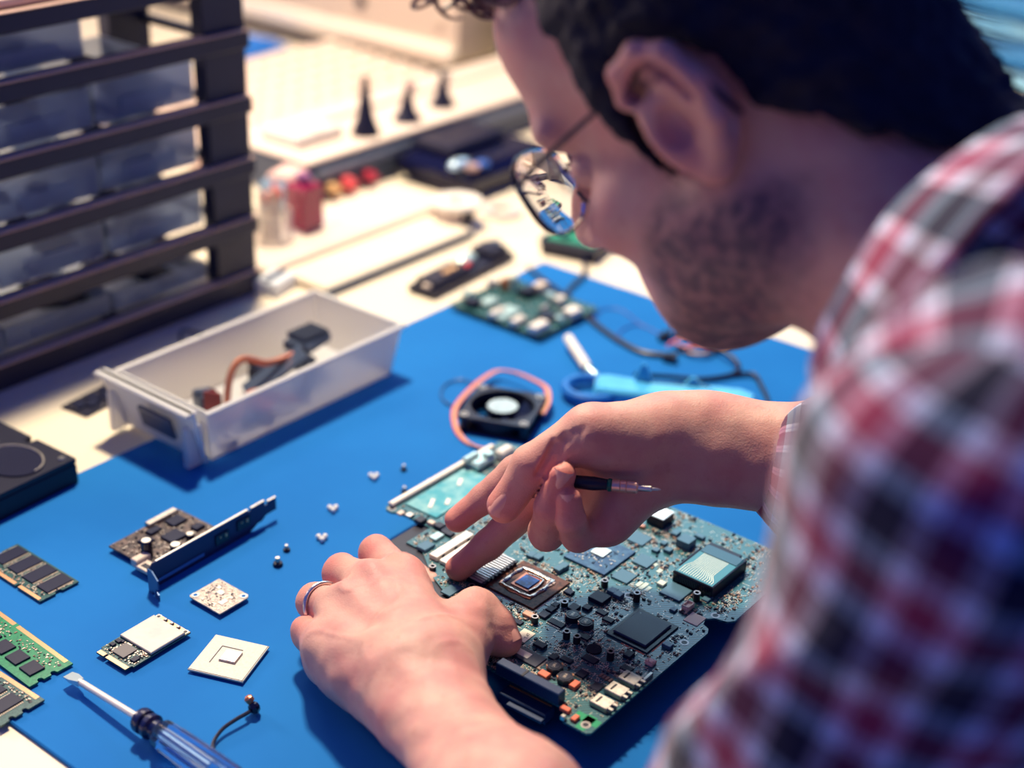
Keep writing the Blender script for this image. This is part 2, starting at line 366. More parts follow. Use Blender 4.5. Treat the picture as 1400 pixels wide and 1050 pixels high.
# laptop module: long side runs along the bench depth, contacts towards the front left
t = sodimm('laptop_memory_module', 438, 741.5, -PI/2, 'dark short memory module with four large chips, nearest the hard drive')
def dimm(name, v, u, rot, lab, green, z=MT, big=False):
    # local x = long side (133), y = short side, contacts at +y, free end at -x
    t = thing(name, v, u, z, rot, lab, 'memory module')
    L_, W_ = 133.3, 30
    poly = [(-x, y) for x, y in [(-L_/2, -W_/2), (-L_/2, -9), (-L_/2+2, -8.5), (-L_/2+3, -7), (-L_/2+2, -5.5), (-L_/2, -5), (-L_/2, 0), (-L_/2+2, .5), (-L_/2+3, 2), (-L_/2+2, 3.5), (-L_/2, 4), (-L_/2, W_/2), (L_/2, W_/2), (L_/2, -W_/2)]]
    b = MB(); b.prism(poly, 0.8, 2.1); b.build('board', M_PCBG if green else M_PCB, t)
    b = MB(); pads(b, -L_/2+3.5, 7, W_/2-1.7, 2.9, 2.1, 1.0); pads(b, 11, L_/2-4, W_/2-1.7, 2.9, 2.1, 1.0); o = b.build('gold_contacts', M_GOLD, t); o['kind'] = 'stuff'
    cs = []
    if green:
        for k in range(8):
            x = -53+k*15.2; b = MB(); b.box(0, 0, 0, 11.5, 10.5, 1.2, 0.25); b.build('memory_chip', M_CHIP if True else None, t, loc=(x*MM, -4.5*MM, 2.1*MM)); cs.append((x, -4.5, 5.8, 5.3))
        kz = scatter(cs, (-62, 62), (1.5, 10), 170, rng, 2.1, 0.6)
    else:
        for k in range(8):
            x = -52+k*15.0; b = MB(); b.box(0, 0, 0, 10.8, 20, 1.2, 0.25); b.build('memory_chip', M_CHIP, t, loc=(x*MM, -3.5*MM, 2.1*MM)); cs.append((x, -3.5, 5.6, 10))
            b = MB()
            for s in (-1, 1):
                for j in range(15): b.box(x+s*6.1, -3.5-9+j*1.27, 2.1, 1.3, 0.6, 0.35)
            o = b.build('solder_leads', M_SOLD, t); o['kind'] = 'stuff'
        kz = scatter(cs, (-62, 62), (7, 11), 160, rng, 2.1, 0.6)
    o = kz.build('tiny_components', [M_SOLD, M_CER, M_CHIP], t); o['kind'] = 'stuff'
    b = MB(); b.box(0, -3, 0, 110, 14, 0.8); b.build('underside_chips', M_CHIP, t)
    b = MB()
    b.cyl(L_/2-4.5, W_/2-6.5, 2.1, 1.2, 0.15, 10); b.build('alignment_hole', M_NAVY, t)
    return t
# ends read from the bench: green module ends at (98,908)/(57,938); the lower one at (60,957)/(~8,1000)
def end_place(t, pa, pb, L_=133.3, W_=30, h=5.0):
    va, ua = vu(*pa, h); vb, ub = vu(*pb, h)
    dx, dy = va-vb, ua-ub; n = math.hypot(dx, dy); ey = (dx/n, dy/n); ex = (ey[1], -ey[0])   # +y towards contacts
    cx, cy = (va+vb)/2-ex[0]*L_/2, (ua+ub)/2-ex[1]*L_/2
    return cx, cy, math.atan2(ex[1], ex[0])
cx, cy, a = end_place(None, (98, 908), (42, 938)); t = dimm('desktop_memory_module', cx, cy, a, 'green memory module with a row of small square chips at the left edge', True)
cx, cy, a = end_place(None, (60, 957), (2, 992)); t2 = dimm('desktop_memory_module', cx, cy, a, 'memory module with large oblong chips, lowest at the left edge', False)
# ================================================================== mini wireless card
def quadframe(pts, h):
    """centre, x angle and side lengths of a small rectangle read at height h: pts = a,b,c,d; x runs a->b, y runs d->a"""
    q = [np.array(vu(*p, h)) for p in pts]; c = sum(q)/4; ex = (q[1]-q[0]+q[2]-q[3])/2; ey = (q[0]-q[3]+q[1]-q[2])/2
    return c, math.atan2(ex[1], ex[0]), np.linalg.norm(ex), np.linalg.norm(ey)
c, a, lx, ly = quadframe([(212.9, 838), (262.3, 864.3), (171.4, 920.9), (134.3, 895.7)], 5)
t = thing('wireless_card', c[0], c[1], MT, a, 'small wireless card with a silver shield and one dark chip', 'circuit card')
W_, L_ = 30, 50.9
b = MB(); b.prism([(-15, 25), (15, 25), (15, -20), (13.5, -20), (13.5, -25), (-5.5, -25), (-5.5, -22), (-7, -22), (-7, -25), (-13.5, -25), (-13.5, -20), (-15, -20)], 2.0, 3.0); b.build('board', M_PCB, t)
b = MB(); b.box(0, 7.5, 3.0, 29, 27, 2.0, 0.4); b.build('shield', mat('tin_shield', (0.50, 0.46, 0.42), 0.5, 0.2, var=(120, (0.36, 0.36, 0.37), 0.8), bump=(200, 0.2, 0.0002)), t)
b = MB(); b.box(0, 23.2, 3.0, 29, 3.4, 0.12); b.build('ground_strip', M_GOLD, t)
for x in (-12.5, 12.5):
    b = MB(); b.ringtube(x, 23, 3.1, 2.1, 1.3, 0.25, 14); b.build('mounting_ring', M_SOLD, t)
    b = MB(); b.cyl(x, 23, 3.1, 1.3, 0.1, 12); b.build('hole', M_NAVY, t)
for x in (-6, 0, 6):
    b = MB(); b.cyl(x, 23, 3.1, 1.5, 0.5, 12, mi=0); b.cyl(x, 23, 3.6, 0.8, 0.8, 8, mi=1); b.build('antenna_socket', [M_CHIP, M_SOLD], t)
b = MB(); b.box(0, 0, 0, 11, 11, 1.1, 0.2); b.build('radio_chip', mat('grey_epoxy', (0.11, 0.10, 0.11), 0.4), t, loc=(-1*MM, -13.5*MM, 3*MM))
for (x, y, sx, sy) in ((-11.5, -9.5, 4, 3), (-11.5, -14, 3.4, 3), (10.5, -15, 4, 5), (-8.6, -18.3, 2, 1.6), (-9, -8.3, 2.5, 2)):
    b = MB(); b.box(x, y, 3, sx, sy, 1.2, 0.2); b.build('small_chip', M_CHIP, t)
o = scatter([(-1, -13.5, 5.5, 5.5), (-11.5, -11.5, 2.5, 4), (10.5, -15, 2, 2.5)], (-14, 14), (-20, -6.5), 90, rng, 3.0, 0.7).build('tiny_components', [M_SOLD, M_CER, M_CHIP], t); o['kind'] = 'stuff'
b = MB(); b.box(-10.3, -23.3, 3.0, 6, 3, 0.1); b.box(4, -23.3, 3.0, 18.4, 3, 0.1); b.build('gold_contacts', M_GOLD, t)
b = MB(); b.box(0, 4, 0, 24, 30, 2.0, 0.3); b.build('underside_parts', M_CHIP, t)
# ================================================================== modem module
c, a, lx, ly = quadframe([(291, 789), (349, 819), (308, 848), (253, 814)], 5)
t = thing('modem_module', c[0], c[1], MT, a, 'small square cream module with a white ring at two corners, below the bracket', 'circuit card')
M_MODEM = mat('tinned_board', (0.62, 0.50, 0.42), 0.45, 0.1, var=(300, (0.22, 0.19, 0.20), 0.85))
b = MB(); b.prism([(-15, 13), (13, 13), (15, 11), (15, -13), (-13, -13), (-15, -12)], 2.4, 3.4); b.build('board', M_MODEM, t)
for (x, y) in ((-12.3, -9.5), (12, 10)):
    b = MB(); b.ringtube(x, y, 3.4, 2.6, 1.4, 0.3, 18); b.build('mounting_ring', M_WHITE, t); b = MB(); b.cyl(x, y, 3.4, 1.4, 0.12, 14); b.build('hole', M_MAT, t)
o = scatter([(-12.3, -9.5, 3, 3), (12, 10, 3, 3)], (-13.5, 13.5), (-11.5, 11.5), 220, rng, 3.4, 0.3).build('tiny_components', [M_SOLD, M_WHITE, M_CHIP], t); o['kind'] = 'stuff'
for (x, y, sx, sy) in ((-2, 3, 5, 4), (7, -3, 4, 6), (-7, 6, 3, 3)):
    b = MB(); b.box(x, y, 3.4, sx, sy, 0.5, 0.1); b.build('pad_block', M_WHITE, t)
b = MB(); b.box(0, 0, 0, 18, 16, 2.4, 0.3); b.build('underside_socket', M_CHIP, t)
# ================================================================== square processor chip
c, a, lx, ly = quadframe([(293.7, 870), (368, 886.6), (332.3, 931), (258, 913.5)], 5)
t = thing('processor_chip', c[0], c[1], MT, a, 'flat square cream processor package with a silver die, right of the wireless card', 'chip')
s = 36.5
M_BGA = mat('package_substrate', (0.60, 0.56, 0.50), 0.5, var=(700, (0.46, 0.43, 0.38), 0.5))
b = MB(); b.box(0, 0, 1.2, s, s, 1.3, 0.15); b.build('package', M_BGA, t)
b = MB(); b.box(0, 0, 0, s-2, s-2, 1.2, 0.2); b.build('solder_side', M_DULL, t)
b = MB(); b.box(1, 0.5, 2.5, 11, 11, 1.3, 0.5); b.build('die', mat('bright_die', (0.75, 0.66, 0.58), 0.22, 0.8, var=(260, (0.45, 0.32, 0.27), 0.8)), t)
b = MB(); b.ringtube(1, 0.5, 2.5, 8.6, 7.6, 0.25, 4); b.xf(Matrix.Rotation(0, 4, 'Z'))
b = MB(); b.box(-9, 0.5, 2.5, 0.5, 17, 0.25); b.box(-2, 9, 2.5, 14, 0.5, 0.25); b.build('printed_line', M_NAVY, t)
b = MB(); b.box(0, 0, 2.5, 0.1, 0.1, 0.05)
for (x0, y0, sx, sy) in ((0, -s/2+0.7, s, 0.35), (s/2-0.7, 0, 0.35, s)): b.box(x0, y0, 2.5, sx, sy, 0.15)
b.build('edge_groove', M_NAVY, t)
# ================================================================== expansion card with bracket
t = thing('expansion_card', 560, 703, MT, 0.0, 'expansion card with a long dark metal bracket standing on edge', 'circuit card')
v0, u0 = vu(205, 812); v1, u1 = vu(378, 712)
an = math.atan2(u1-u0, v1-v0)
t.location = wp((v0+v1)/2, (u0+u1)/2, MT); t.rotation_euler = (0, 0, RZ+an); LL = math.hypot(v1-v0, u1-u0)
M_BRK = mat('bracket_steel', (0.018, 0.03, 0.10), 0.4, 0.3)
M_BRKE = mat('bracket_edge', (0.82, 0.78, 0.70), 0.35, 0.5)
b = MB(); H_ = 19
h2 = LL/2
# plate in the x-z plane with slot and the narrow tail
b.prism([(-h2, 0), (-h2+26, 0), (h2-26, 0), (h2-18, 4), (h2-14, 4), (h2-10, 7), (h2, 7), (h2, H_-2), (h2-8, H_-2), (h2-8, H_-4), (h2-11, H_-4), (h2-11, H_), (h2-24, H_), (h2-24, H_-1.5), (h2-27, H_-1.5), (h2-27, H_), (-h2+4, H_), (-h2, H_-4)], -0.45, 0.45)
b.xf(Matrix.Rotation(PI/2, 4, 'X')); br = b.build('bracket', M_BRK, t)
b = MB(); b.box(-10, 0, H_, LL-34, 1.5, 0.5); b.box(h2-17.5, 0, H_, 13, 1.5, 0.5); b.box(h2-4, 0, H_-2, 8, 1.5, 0.5); b.build('bright_edge', M_BRKE, br)  # bright strips paint the highlight along the bracket's top edge
b = MB(); b.prism([(0, 0), (0, 17), (5, 18.5), (11, 15), (11, 8), (8.5, 7), (8.5, 5), (11, 4), (11, 0), (7, 0), (6, 2.5), (4.5, 2.5), (4, 0)], -0.5, 0.5)
b.xf(Matrix.Scale(1.3, 4, (1, 0, 0))); b.xf(Matrix.Rotation(PI/2, 4, 'X')); b.xf(Matrix.Rotation(-PI/2-0.25, 4, 'Z')); b.xf(Matrix.Translation((-h2, 0, 0))); b.build('mounting_flange', mat('flange_steel', (0.04, 0.10, 0.24), 0.4, 0.3), br)  # light falling on the flange is put into its bluer, lighter steel
b = MB(); b.box(-h2+27, -0.9, 3, 40, 0.4, 2.6); b.build('slot', mat('slot_gleam', (0.05, 0.16, 0.42), 0.4, 0.3), br)
for (x, z, sx) in ((6, 9, 12), (26, 11, 12)):
    b = MB(); b.box(x, -1.0, z-4, sx, 0.8, 8, 0.3); pp = b.build('port_opening', M_NAVYG, br)
    b = MB(); b.box(x+3, -1.6, z, 1.6, 0.6, 2.4); b.box(x-2, -1.6, z+1, 1.2, 0.6, 1.2); b.build('contact', M_GOLD, br)
bd = MB(); bd.box(-14, 31, 3.0, 62, 50, 1.5, 0.2); bdo = bd.build('board', mat('brown_board', (0.03, 0.02, 0.028), 0.45, var=(300, (0.20, 0.13, 0.11), 0.7)), t)
for (x, y, r, h) in ((-36, 27, 4, 12), (-24, 12, 4, 9), (-6, 18, 3, 6)):
    b = MB(); b.cyl(x, y, 4.5, r, h, 14, c=0.6); o = b.build('capacitor', M_NAVYG, t); b = MB(); b.cyl(x, y, 4.5+h, r*0.8, 0.3, 14); b.build('capacitor_top', M_BRKE, o)
for (x, y, sx, sy, h) in ((-10, 30, 14, 12, 2), (4, 44, 12, 10, 2), (-26, 40, 9, 8, 2), (8, 26, 8, 6, 2.5), (-14, 46, 10, 6, 2)):
    b = MB(); b.box(x, y, 4.5, sx, sy, h, 0.3); b.build('chip', M_CHIP, t)
b = MB(); b.box(0, 54, 4.5, 26, 5, 3, 0.4); b.build('edge_socket', M_DULL, t)
b = MB(); b.box(-46, 16, 3.5, 10, 13, 3, 0.4); b.box(-44, 24, 3.5, 12, 6, 6, 0.6); b.build('cream_plug', M_CREAMP, t)
b = MB(); b.box(-47, 15, 6.5, 4, 7, 0.2); b.build('plug_slot', M_NAVY, t)
b = MB(); b.box(-14, 31, 0, 50, 38, 3.0, 0.2); b.build('underside_parts', M_NAVY, t)
o = scatter([(-10, 30, 7, 6), (4, 44, 6, 5), (-36, 27, 4, 4), (-24, 12, 4, 4)], (-43, 15), (8, 54), 170, rng, 4.5, 1.6).build('tiny_components', [M_DULL, M_SOLD, M_CHIP], t); o['kind'] = 'stuff'
# ================================================================== screwdriver with clear blue handle
p0 = on(92, 930, 4); p1 = on(200, 998, 9); va, ua = vu(94, 932, 4); vb, ub = vu(195, 993, 10)
an = math.atan2(ub-ua, vb-va)
t = thing('screwdriver', vb, ub, MT+11.5, an, 'flat screwdriver with bright shaft and clear blue handle, near the front', 'screwdriver')
LS = math.hypot(vb-va, ub-ua)
b = MB(); b.tube([(0, 0, 0), (-LS+12, 0, -4.2)], 2.1, 12); M_SHAFT = mat('bright_shaft', (0.88, 0.84, 0.76), 0.3, 0.45); sh = b.build('shaft', M_SHAFT, t)
b = MB(); b.add([(-LS+13, -2.1, -6.2), (-LS+13, 2.1, -6.2), (-LS+13, 2.1, -2.2), (-LS+13, -2.1, -2.2), (-LS+6, -3.6, -6), (-LS+6, 3.6, -6), (-LS+6, 3.6, -3.6), (-LS+6, -3.6, -3.6), (-LS, -3.2, -5.8), (-LS, 3.2, -5.8), (-LS, 3.2, -5.0), (-LS, -3.2, -5.0)],
      [(0, 1, 2, 3), (4, 5, 1, 0), (5, 6, 2, 1), (6, 7, 3, 2), (7, 4, 0, 3), (8, 9, 5, 4), (9, 10, 6, 5), (10, 11, 7, 6), (11, 8, 4, 7), (11, 10, 9, 8)])
b.build('blade', mat('pale_blade', (0.55, 0.66, 0.72), 0.3, 0.5), t)
M_HCLR = mat('clear_blue_acetate', (0.40, 0.66, 1.0), 0.05, trans=0.97, ior=1.45, coat=0.5)
M_HBLU = mat('dark_blue_plastic', (0.003, 0.008, 0.06), 0.3, coat=0.2)
b = MB(); prof = [(2.5, -2), (7.0, -1.5), (7.6, 0), (7.4, 3.4), (5.6, 4.4), (5.6, 5.4), (7.4, 6.4), (7.6, 9.5), (5.4, 11), (5.4, 14), (7.6, 17)]
b.lathe(prof, 0, 0, 20); b.xf(Matrix.Rotation(PI/2, 4, 'Y')); b.build('collar', M_HBLU, t)
b = MB(); seg = 24
vs = []; zs = [14, 18, 40, 76, 84, 87]; rs = [5.5, 8.6, 9.4, 9.6, 8.0, 4.0]
for z, r in zip(zs, rs):
    for k in range(seg):
        a_ = 2*PI*k/seg; rr = r*(0.86 if k % 4 == 0 and 16 < z < 80 else 1.0); vs.append((rr*math.cos(a_), rr*math.sin(a_), z))
fs = [(i*seg+k, i*seg+(k+1) % seg, (i+1)*seg+(k+1) % seg, (i+1)*seg+k) for i in range(5) for k in range(seg)]+[tuple(range(seg-1, -1, -1)), tuple(5*seg+k for k in range(seg))]
b.add(vs, fs); b.xf(Matrix.Rotation(PI/2, 4, 'Y')); b.build('handle', M_HCLR, t, angle=25)
b = MB(); b.tube([(0, 0, 0), (60, 0, 0)], 2.0, 10); b.build('tang', M_STEEL, t)
# ================================================================== thin cable with a plug
def wirething(name, pts, r, m, lab, cat='cable', seg=8, sm=6):
    """pts: (px, py, height mm) seen points lying on the bench"""
    o = on(pts[0][0], pts[0][1], pts[0][2])
    t = empty(name, Vector(o), 0, lab, cat)
    q = [tuple((on(x, y, z)-o)/MM) for x, y, z in pts]
    b = MB(); b.tube(q, r, seg, smooth=sm); b.build('wire', m, t); return t, q
t, q = wirething('plug_cable', [(296, 1036, 4), (291, 1018, 5), (303, 998, 7), (322, 984, 8), (338, 975, 8), (348, 968, 7)], 1.2, M_BLACKW, 'short thin black cable with a copper plug, beside the screwdriver handle')
b = MB(); e = q[-1]; b.lathe([(2.2, -3), (3.4, -1), (3.4, 3), (1.8, 5)], 0, 0, 12); b.xf(Matrix.Translation(e) @ Matrix.Rotation(0.7, 4, 'X')); b.build('plug_body', M_NAVYG, t)
b = MB(); b.lathe([(0, 0), (2.6, 0.2), (2.6, 3), (1.4, 4)], 0, 0, 12); b.xf(Matrix.Translation((e[0]-2, e[1]+1, e[2]+4)) @ Matrix.Rotation(-0.6, 4, 'Y')); b.build('plug_tip', M_COPPER, t)
# ================================================================== screws and small white clips
def screw(px, py, lab, big=False, grp='loose dark screws on the mat'):
    v, u = vu(px, py, MT); t = thing('screw', v, u, MT, px*0.1, lab, 'screw', grp); k = 1.35 if big else 1.0
    b = MB(); b.lathe([(0.1, 0.2), (2.4*k, 0.2), (2.6*k, 0.8), (2.2*k, 1.9*k), (0.4, 2.2*k)], 0, 0, 14); b.build('head', M_CHIP, t)
    b = MB(); b.cyl(0, 0, 2.1*k, 1.1*k, 2.6*k, 10); b.build('thread', M_DULL, t)
screw(392, 753, 'small dark screw, the upper of two near the bracket'); screw(380, 773, 'larger dark screw just below another by the bracket', True)
screw(552, 643, 'dark screw on the mat, upper of two above the board arm'); screw(553, 673, 'dark screw on the mat, nearer the corner of the board arm')
for (px, py, lab) in ((511, 654, 'white three-lobed clip farthest from the left hand'), (455, 698, 'white three-lobed clip, middle one of three on the mat'), (440, 738, 'white three-lobed clip closest to the left hand')):
    v, u = vu(px, py, MT); t = thing('three_lobed_clip', v, u, MT, 0.3, lab, 'clip', 'white three-lobed clips on the mat')
    b = MB()
    for (x, y) in ((-1.8, -1.2), (1.8, -1.2), (0, 2.0)): b.ball((x*1.2, y*1.2, 2.0), 2.0, 12, 0)
    b.box(0, 0, 0, 3, 3, 1.4, mi=1); b.build('lobes', [mat('bright_white', (0.92, 0.90, 0.84), 0.25), M_NAVY], t)  # specular brightness of the lobes is put into their white
# ================================================================== hard drive at the left edge
t = thing('hard_drive', 470, 868, MT, 0.0, 'open black hard drive with round glossy recesses at the left edge', 'hard drive')
vr, ur = vu(105, 655, MT); vt_, ut_ = vu(-70, 520, 24)
dl = math.hypot(*[a_-b_ for a_, b_ in zip(vu(105, 628, 24), vu(0, 572, 24))])
hA = vu(103, 622, 26); hB = vu(0, 572, 26); hC = vu(-60, 700, 26)
an = math.atan2(hB[1]-hA[1], hB[0]-hA[0])-PI
# local x along the long side pointing back to the right end, near side at -y
ex = (math.cos(an), math.sin(an))
W2, L2, H2 = 101, 147, 25
cx = hA[0]-ex[0]*W2/2; cy = hA[1]-ex[1]*W2/2
ey = (-ex[1], ex[0]); cx -= ey[0]*L2/2*1; cy -= ey[1]*L2/2*1
t.location = wp(cx, cy, MT-2.8+0.2); t.rotation_euler = (0, 0, RZ+an)
b = MB(); b.box(0, 0, 0, W2, L2, H2-6, 1.5); b.build('casing', M_NAVY, t)
b = MB(); b.prism([(-W2/2, -L2/2), (W2/2, -L2/2), (W2/2, L2/2), (W2/2-44, L2/2), (W2/2-44, L2/2-7), (W2/2-51, L2/2-7), (W2/2-51, L2/2), (-W2/2, L2/2)], H2-6, H2-2); b.build('cover', M_NAVY, t)
for (x, y, r, ry) in ((20, 42, 26, 20), (-20, 30, 20, 26), (-22, -30, 24, 24), (22, -30, 20, 22)):
    b = MB(); n_ = 28
    b.prism([(x+r*math.cos(2*PI*k/n_), y+ry*math.sin(2*PI*k/n_)) for k in range(n_)], H2-2, H2-0.8); o = b.build('recess_plate', mat('smoked_cover', (0.03, 0.032, 0.07), 0.25, 0.4), t)
    b = MB(); b.tube([(x+(r-1)*math.cos(2*PI*k/n_), y+(ry-1)*math.sin(2*PI*k/n_), H2-0.6) for k in range(int(n_*0.7))], 0.7, 6); b.build('rim', M_DULL, o)
for (x, y) in ((44, 66), (-44, 66), (44, 0), (44, -66), (0, 10)):
    b = MB(); b.cyl(x, y, H2-2, 2.6, 1.4, 12, c=0.4); b.build('screw_head', M_STEEL, t)
b = MB(); b.box(6, 12, H2-2, 24, 5, 1.5, 0.5); b.build('tab', M_DULL, t)
# ================================================================== small strip board and wire ring by the cabinet
c, a, lx, ly = quadframe([(85, 553), (150, 520), (175, 538), (116, 568)], 3)
t = thing('strip_board', c[0], c[1], 0.2, a, 'dark strip-shaped circuit board on the bench behind the drawer', 'circuit board')
b = MB(); b.box(0, 0, 0, lx, ly, 1.6, 0.2); b.build('board', M_NAVY, t)
for k in range(5):
    b = MB(); b.box(-lx/2+9+k*(lx-18)/4, (-1)**k*3, 1.6, 10, ly*0.35, 2, 0.3); b.build('chip', M_CHIP, t)
o = scatter([], (-lx/2+2, lx/2-2), (-ly/2+1, ly/2-1), 60, rng, 1.6, 1.2).build('tiny_components', [M_DULL, M_SLATE, M_CHIP], t); o['kind'] = 'stuff'
t, q = wirething('wire_loop', [(291, 459, 2), (270, 455, 2), (251, 451, 3), (247, 461, 2), (254, 475, 1.5), (272, 472, 1.5), (291, 461, 2)], 1.3, M_SLATE, 'small teardrop loop of dark wire in front of the cabinet', sm=5)
b = MB(); b.box(q[0][0], q[0][1], q[0][2]-1, 10, 4, 3, 0.5, 0.6); b.build('end_plug', M_NAVY, t)
# ================================================================== cooling fan
v, u = 830, 640
c, a, lx, ly = quadframe([(655, 527), (746, 538), (715, 595), (632, 577)], 14)
t = thing('cooling_fan', c[0], c[1], MT, a, 'small square black cooling fan with a pale blue-grey hub', 'fan')
S = 58; HF = 14
b = MB()
n_ = 32; R_ = 26
# frame plate with round opening, built as strips between the square and the circle
for (z0, z1) in ((0, 2.5), (HF-2.5, HF)):
    vs = []; fs = []
    for k in range(n_):
        a_ = 2*PI*k/n_+PI/4; cx_, sy_ = math.cos(a_), math.sin(a_); m_ = max(abs(cx_), abs(sy_)); ox, oy = cx_/m_*S/2, sy_/m_*S/2
        vs += [(R_*cx_, R_*sy_, z0), (R_*cx_, R_*sy_, z1), (ox, oy, z0), (ox, oy, z1)]
    for k in range(n_):
        i, j = k*4, ((k+1) % n_)*4
        fs += [(i+1, i+3, j+3, j+1), (i, j, j+2, i+2), (i, i+1, j+1, j), (i+2, j+2, j+3, i+3)]
    b.add(vs, fs)
b.ringtube(0, 0, 2.5, R_+1.4, R_, HF-5, 32)
for sx in (-1, 1):
    for sy in (-1, 1): b.cyl(sx*24.5, sy*24.5, 2.5, 3.6, HF-5, 12)
b.build('frame', M_NAVY, t)
for sx in (-1, 1):
    for sy in (-1, 1):
        b = MB(); b.ringtube(sx*24.5, sy*24.5, HF, 3.4, 2.0, 0.5, 14); b.build('screw_hole_ring', M_DULL, t)
b = MB(); b.lathe([(0.1, HF-3), (0.1, HF-0.8), (10, HF-0.8), (12.6, HF-1.2), (13.2, HF-3), (13.2, 2.5), (0.1, 2.5)], 0, 0, 28); hub = b.build('hub', M_NAVY, t)
b = MB(); b.cyl(0, 0, HF-0.8, 12.3, 0.5, 28, c=0.15); b.build('hub_label', mat('pale_sticker', (0.42, 0.56, 0.62), 0.5, var=(150, (0.3, 0.42, 0.5), 0.8)), hub)
for k in range(7):
    b = MB(); vs = []; fs = []
    a0 = 2*PI*k/7
    for i in range(5):
        r = 13+i*(R_-1-13)/4; 
        for j in range(4):
            aa = a0+j*0.20+i*0.10; vs.append((r*math.cos(aa), r*math.sin(aa), 3.5+j*2.4)); 
    for i in range(4):
        for j in range(3): q0 = i*4+j; fs.append((q0, q0+4, q0+5, q0+1))
    n0 = len(vs); vs2 = [(x, y, z-1.0) for x, y, z in vs]
    fs2 = [tuple(n0+i for i in reversed(f)) for f in fs]
    b.add(vs+vs2, fs+fs2); b.build('blade', mat('fan_blade_plastic', (0.012, 0.02, 0.06), 0.3), hub)
b = MB()
for k in range(3): a_ = 0.4+k*2*PI/3; b.tube([(12*math.cos(a_), 12*math.sin(a_), 2), (27*math.cos(a_), 27*math.sin(a_), 2)], 1.5, 6)
b.build('spoke', M_NAVY, t)
pts = [(738, 566, 10), (746, 552, 12), (747, 540, 14), (742, 528, 15), (715, 514, 14), (690, 507, 12), (675, 508, 10), (655, 520, 9), (636, 537, 8), (622, 554, 6), (618, 568, 5), (622, 588, 4), (634, 603, 4), (650, 611, 4), (672, 614, 5)]
o0 = on(*pts[0]); tw = empty('fan_cable', Vector(o0), 0, 'twin red and orange wire looping round the small black fan', 'cable')
for k, m_ in enumerate((M_REDW, M_YELW, M_PINKW)):
    q = [tuple((on(x, y, z)-o0)/MM+np.array([k*1.5, -k*1.1, k*0.5])) for x, y, z in pts]
    b = MB(); b.tube(q, 1.05, 7, smooth=5); b.build('wire', m_, tw)
t, q = wirething('wire_loop', [(622, 556, 5), (608, 549, 4), (603, 538, 4), (610, 525, 4), (630, 519, 5), (648, 524, 6)], 0.8, mat('navy_thin_wire', (0.02, 0.07, 0.22), 0.4), 'thin dark blue wire loop left of the fan')
# ================================================================== circuit assembly at the back corner of the mat
c, a, lx, ly = quadframe([(622, 415), (715, 372), (800, 430), (730, 464)], 8)
# x runs towards the right end, measured on the bench
t = thing('drive_circuit_board', c[0], c[1], MT, a, 'small circuit board crowded with white blocks at the back corner of the mat', 'circuit board')
M_PALE = mat('pale_teal_metal', (0.50, 0.68, 0.66), 0.3, 0.4)
b = MB(); b.box(0, 0, 4, lx, ly, 1.6, 0.2); b.build('board', M_PCB, t)
b = MB(); b.box(0, 0, 0, lx-10, ly-10, 4, 0.4); b.build('underside_frame', M_NAVY, t)
rr = random.Random(4)
def loc2(px, py, h):
    v, u = vu(px, py, h); dx, dy = v-c[0], u-c[1]; return dx*math.cos(a)+dy*math.sin(a), -dx*math.sin(a)+dy*math.cos(a)
for (px, py, sx, sy, h, m_, nm) in ((663, 436, 18, 6, 7, M_WHITE, 'white_block'), (692, 447, 16, 7, 7, M_WHITE, 'white_block'), (718, 457, 20, 10, 8, M_WHITE, 'white_block'), (782, 428, 16, 12, 8, M_WHITE, 'white_block'), (765, 413, 10, 8, 9, M_WHITE, 'white_block'), (752, 408, 8, 8, 9, M_PALE, 'metal_block'), (738, 396, 14, 10, 10, M_CREAMP, 'cream_block'), (722, 400, 16, 12, 8, M_NAVY, 'dark_socket'), (668, 412, 18, 12, 5, M_PALE, 'metal_block'), (690, 425, 30, 18, 3, M_PALE, 'shield_plate'), (646, 414, 12, 12, 7, M_NAVY, 'dark_socket'), (640, 404, 8, 8, 8, M_PALE, 'metal_block'), (703, 395, 6, 5, 17, M_PALE, 'upright_post'), (690, 392, 8, 6, 12, M_COPPER, 'red_coil'), (672, 388, 8, 7, 9, M_WHITE, 'white_block'), (748, 432, 16, 14, 6, M_NAVY, 'dark_socket'), (745, 425, 10, 5, 9, M_DULL, 'metal_block'), (764, 436, 6, 8, 6, M_PALE, 'metal_block')):
    x, y = loc2(px, py, 12); x = max(-lx/2+sx/2, min(lx/2-sx/2, x)); y = max(-ly/2+sy/2, min(ly/2-sy/2, y))
    b = MB(); b.box(x, y, 5.6, sx, sy, h, 1.0); b.build(nm, m_, t)
o = scatter([], (-lx/2+2, lx/2-2), (-ly/2+2, ly/2-2), 150, rr, 5.6, 3).build('tiny_components', [M_SOLD, M_WHITE, M_CHIP], t); o['kind'] = 'stuff'
c, a, lx, ly = quadframe([(560, 388), (672, 335), (700, 352), (592, 408)], 6)
t = thing('optical_drive_carriage', c[0], c[1], 0.2, a, 'long black carriage with a red spot, straddling the mat edge behind the small board', 'drive part')
b = MB(); b.box(0, 0, 0, lx, ly*0.8, 9, 1.5); b.box(-lx*0.25, 0, 9, lx*0.4, ly*0.6, 6, 1.5); b.box(lx*0.36, 2, 9, 26, ly*0.7, 8, 2); b.build('frame', M_NAVY, t)
b = MB(); b.ball((lx*0.08, 4, 14), (14, 8, 5), 14); b.build('pale_cover', M_PALE, t)
b = MB(); b.ball((-2, -7, 14.5), (5, 3.5, 3), 12); b.build('red_spot', mat('red_plastic', (0.8, 0.06, 0.08), 0.4), t)
b = MB(); b.cyl(-lx*0.46, -3, 9, 4.5, 3, 16, c=0.5); b.build('cream_roller', M_CREAMP, t)
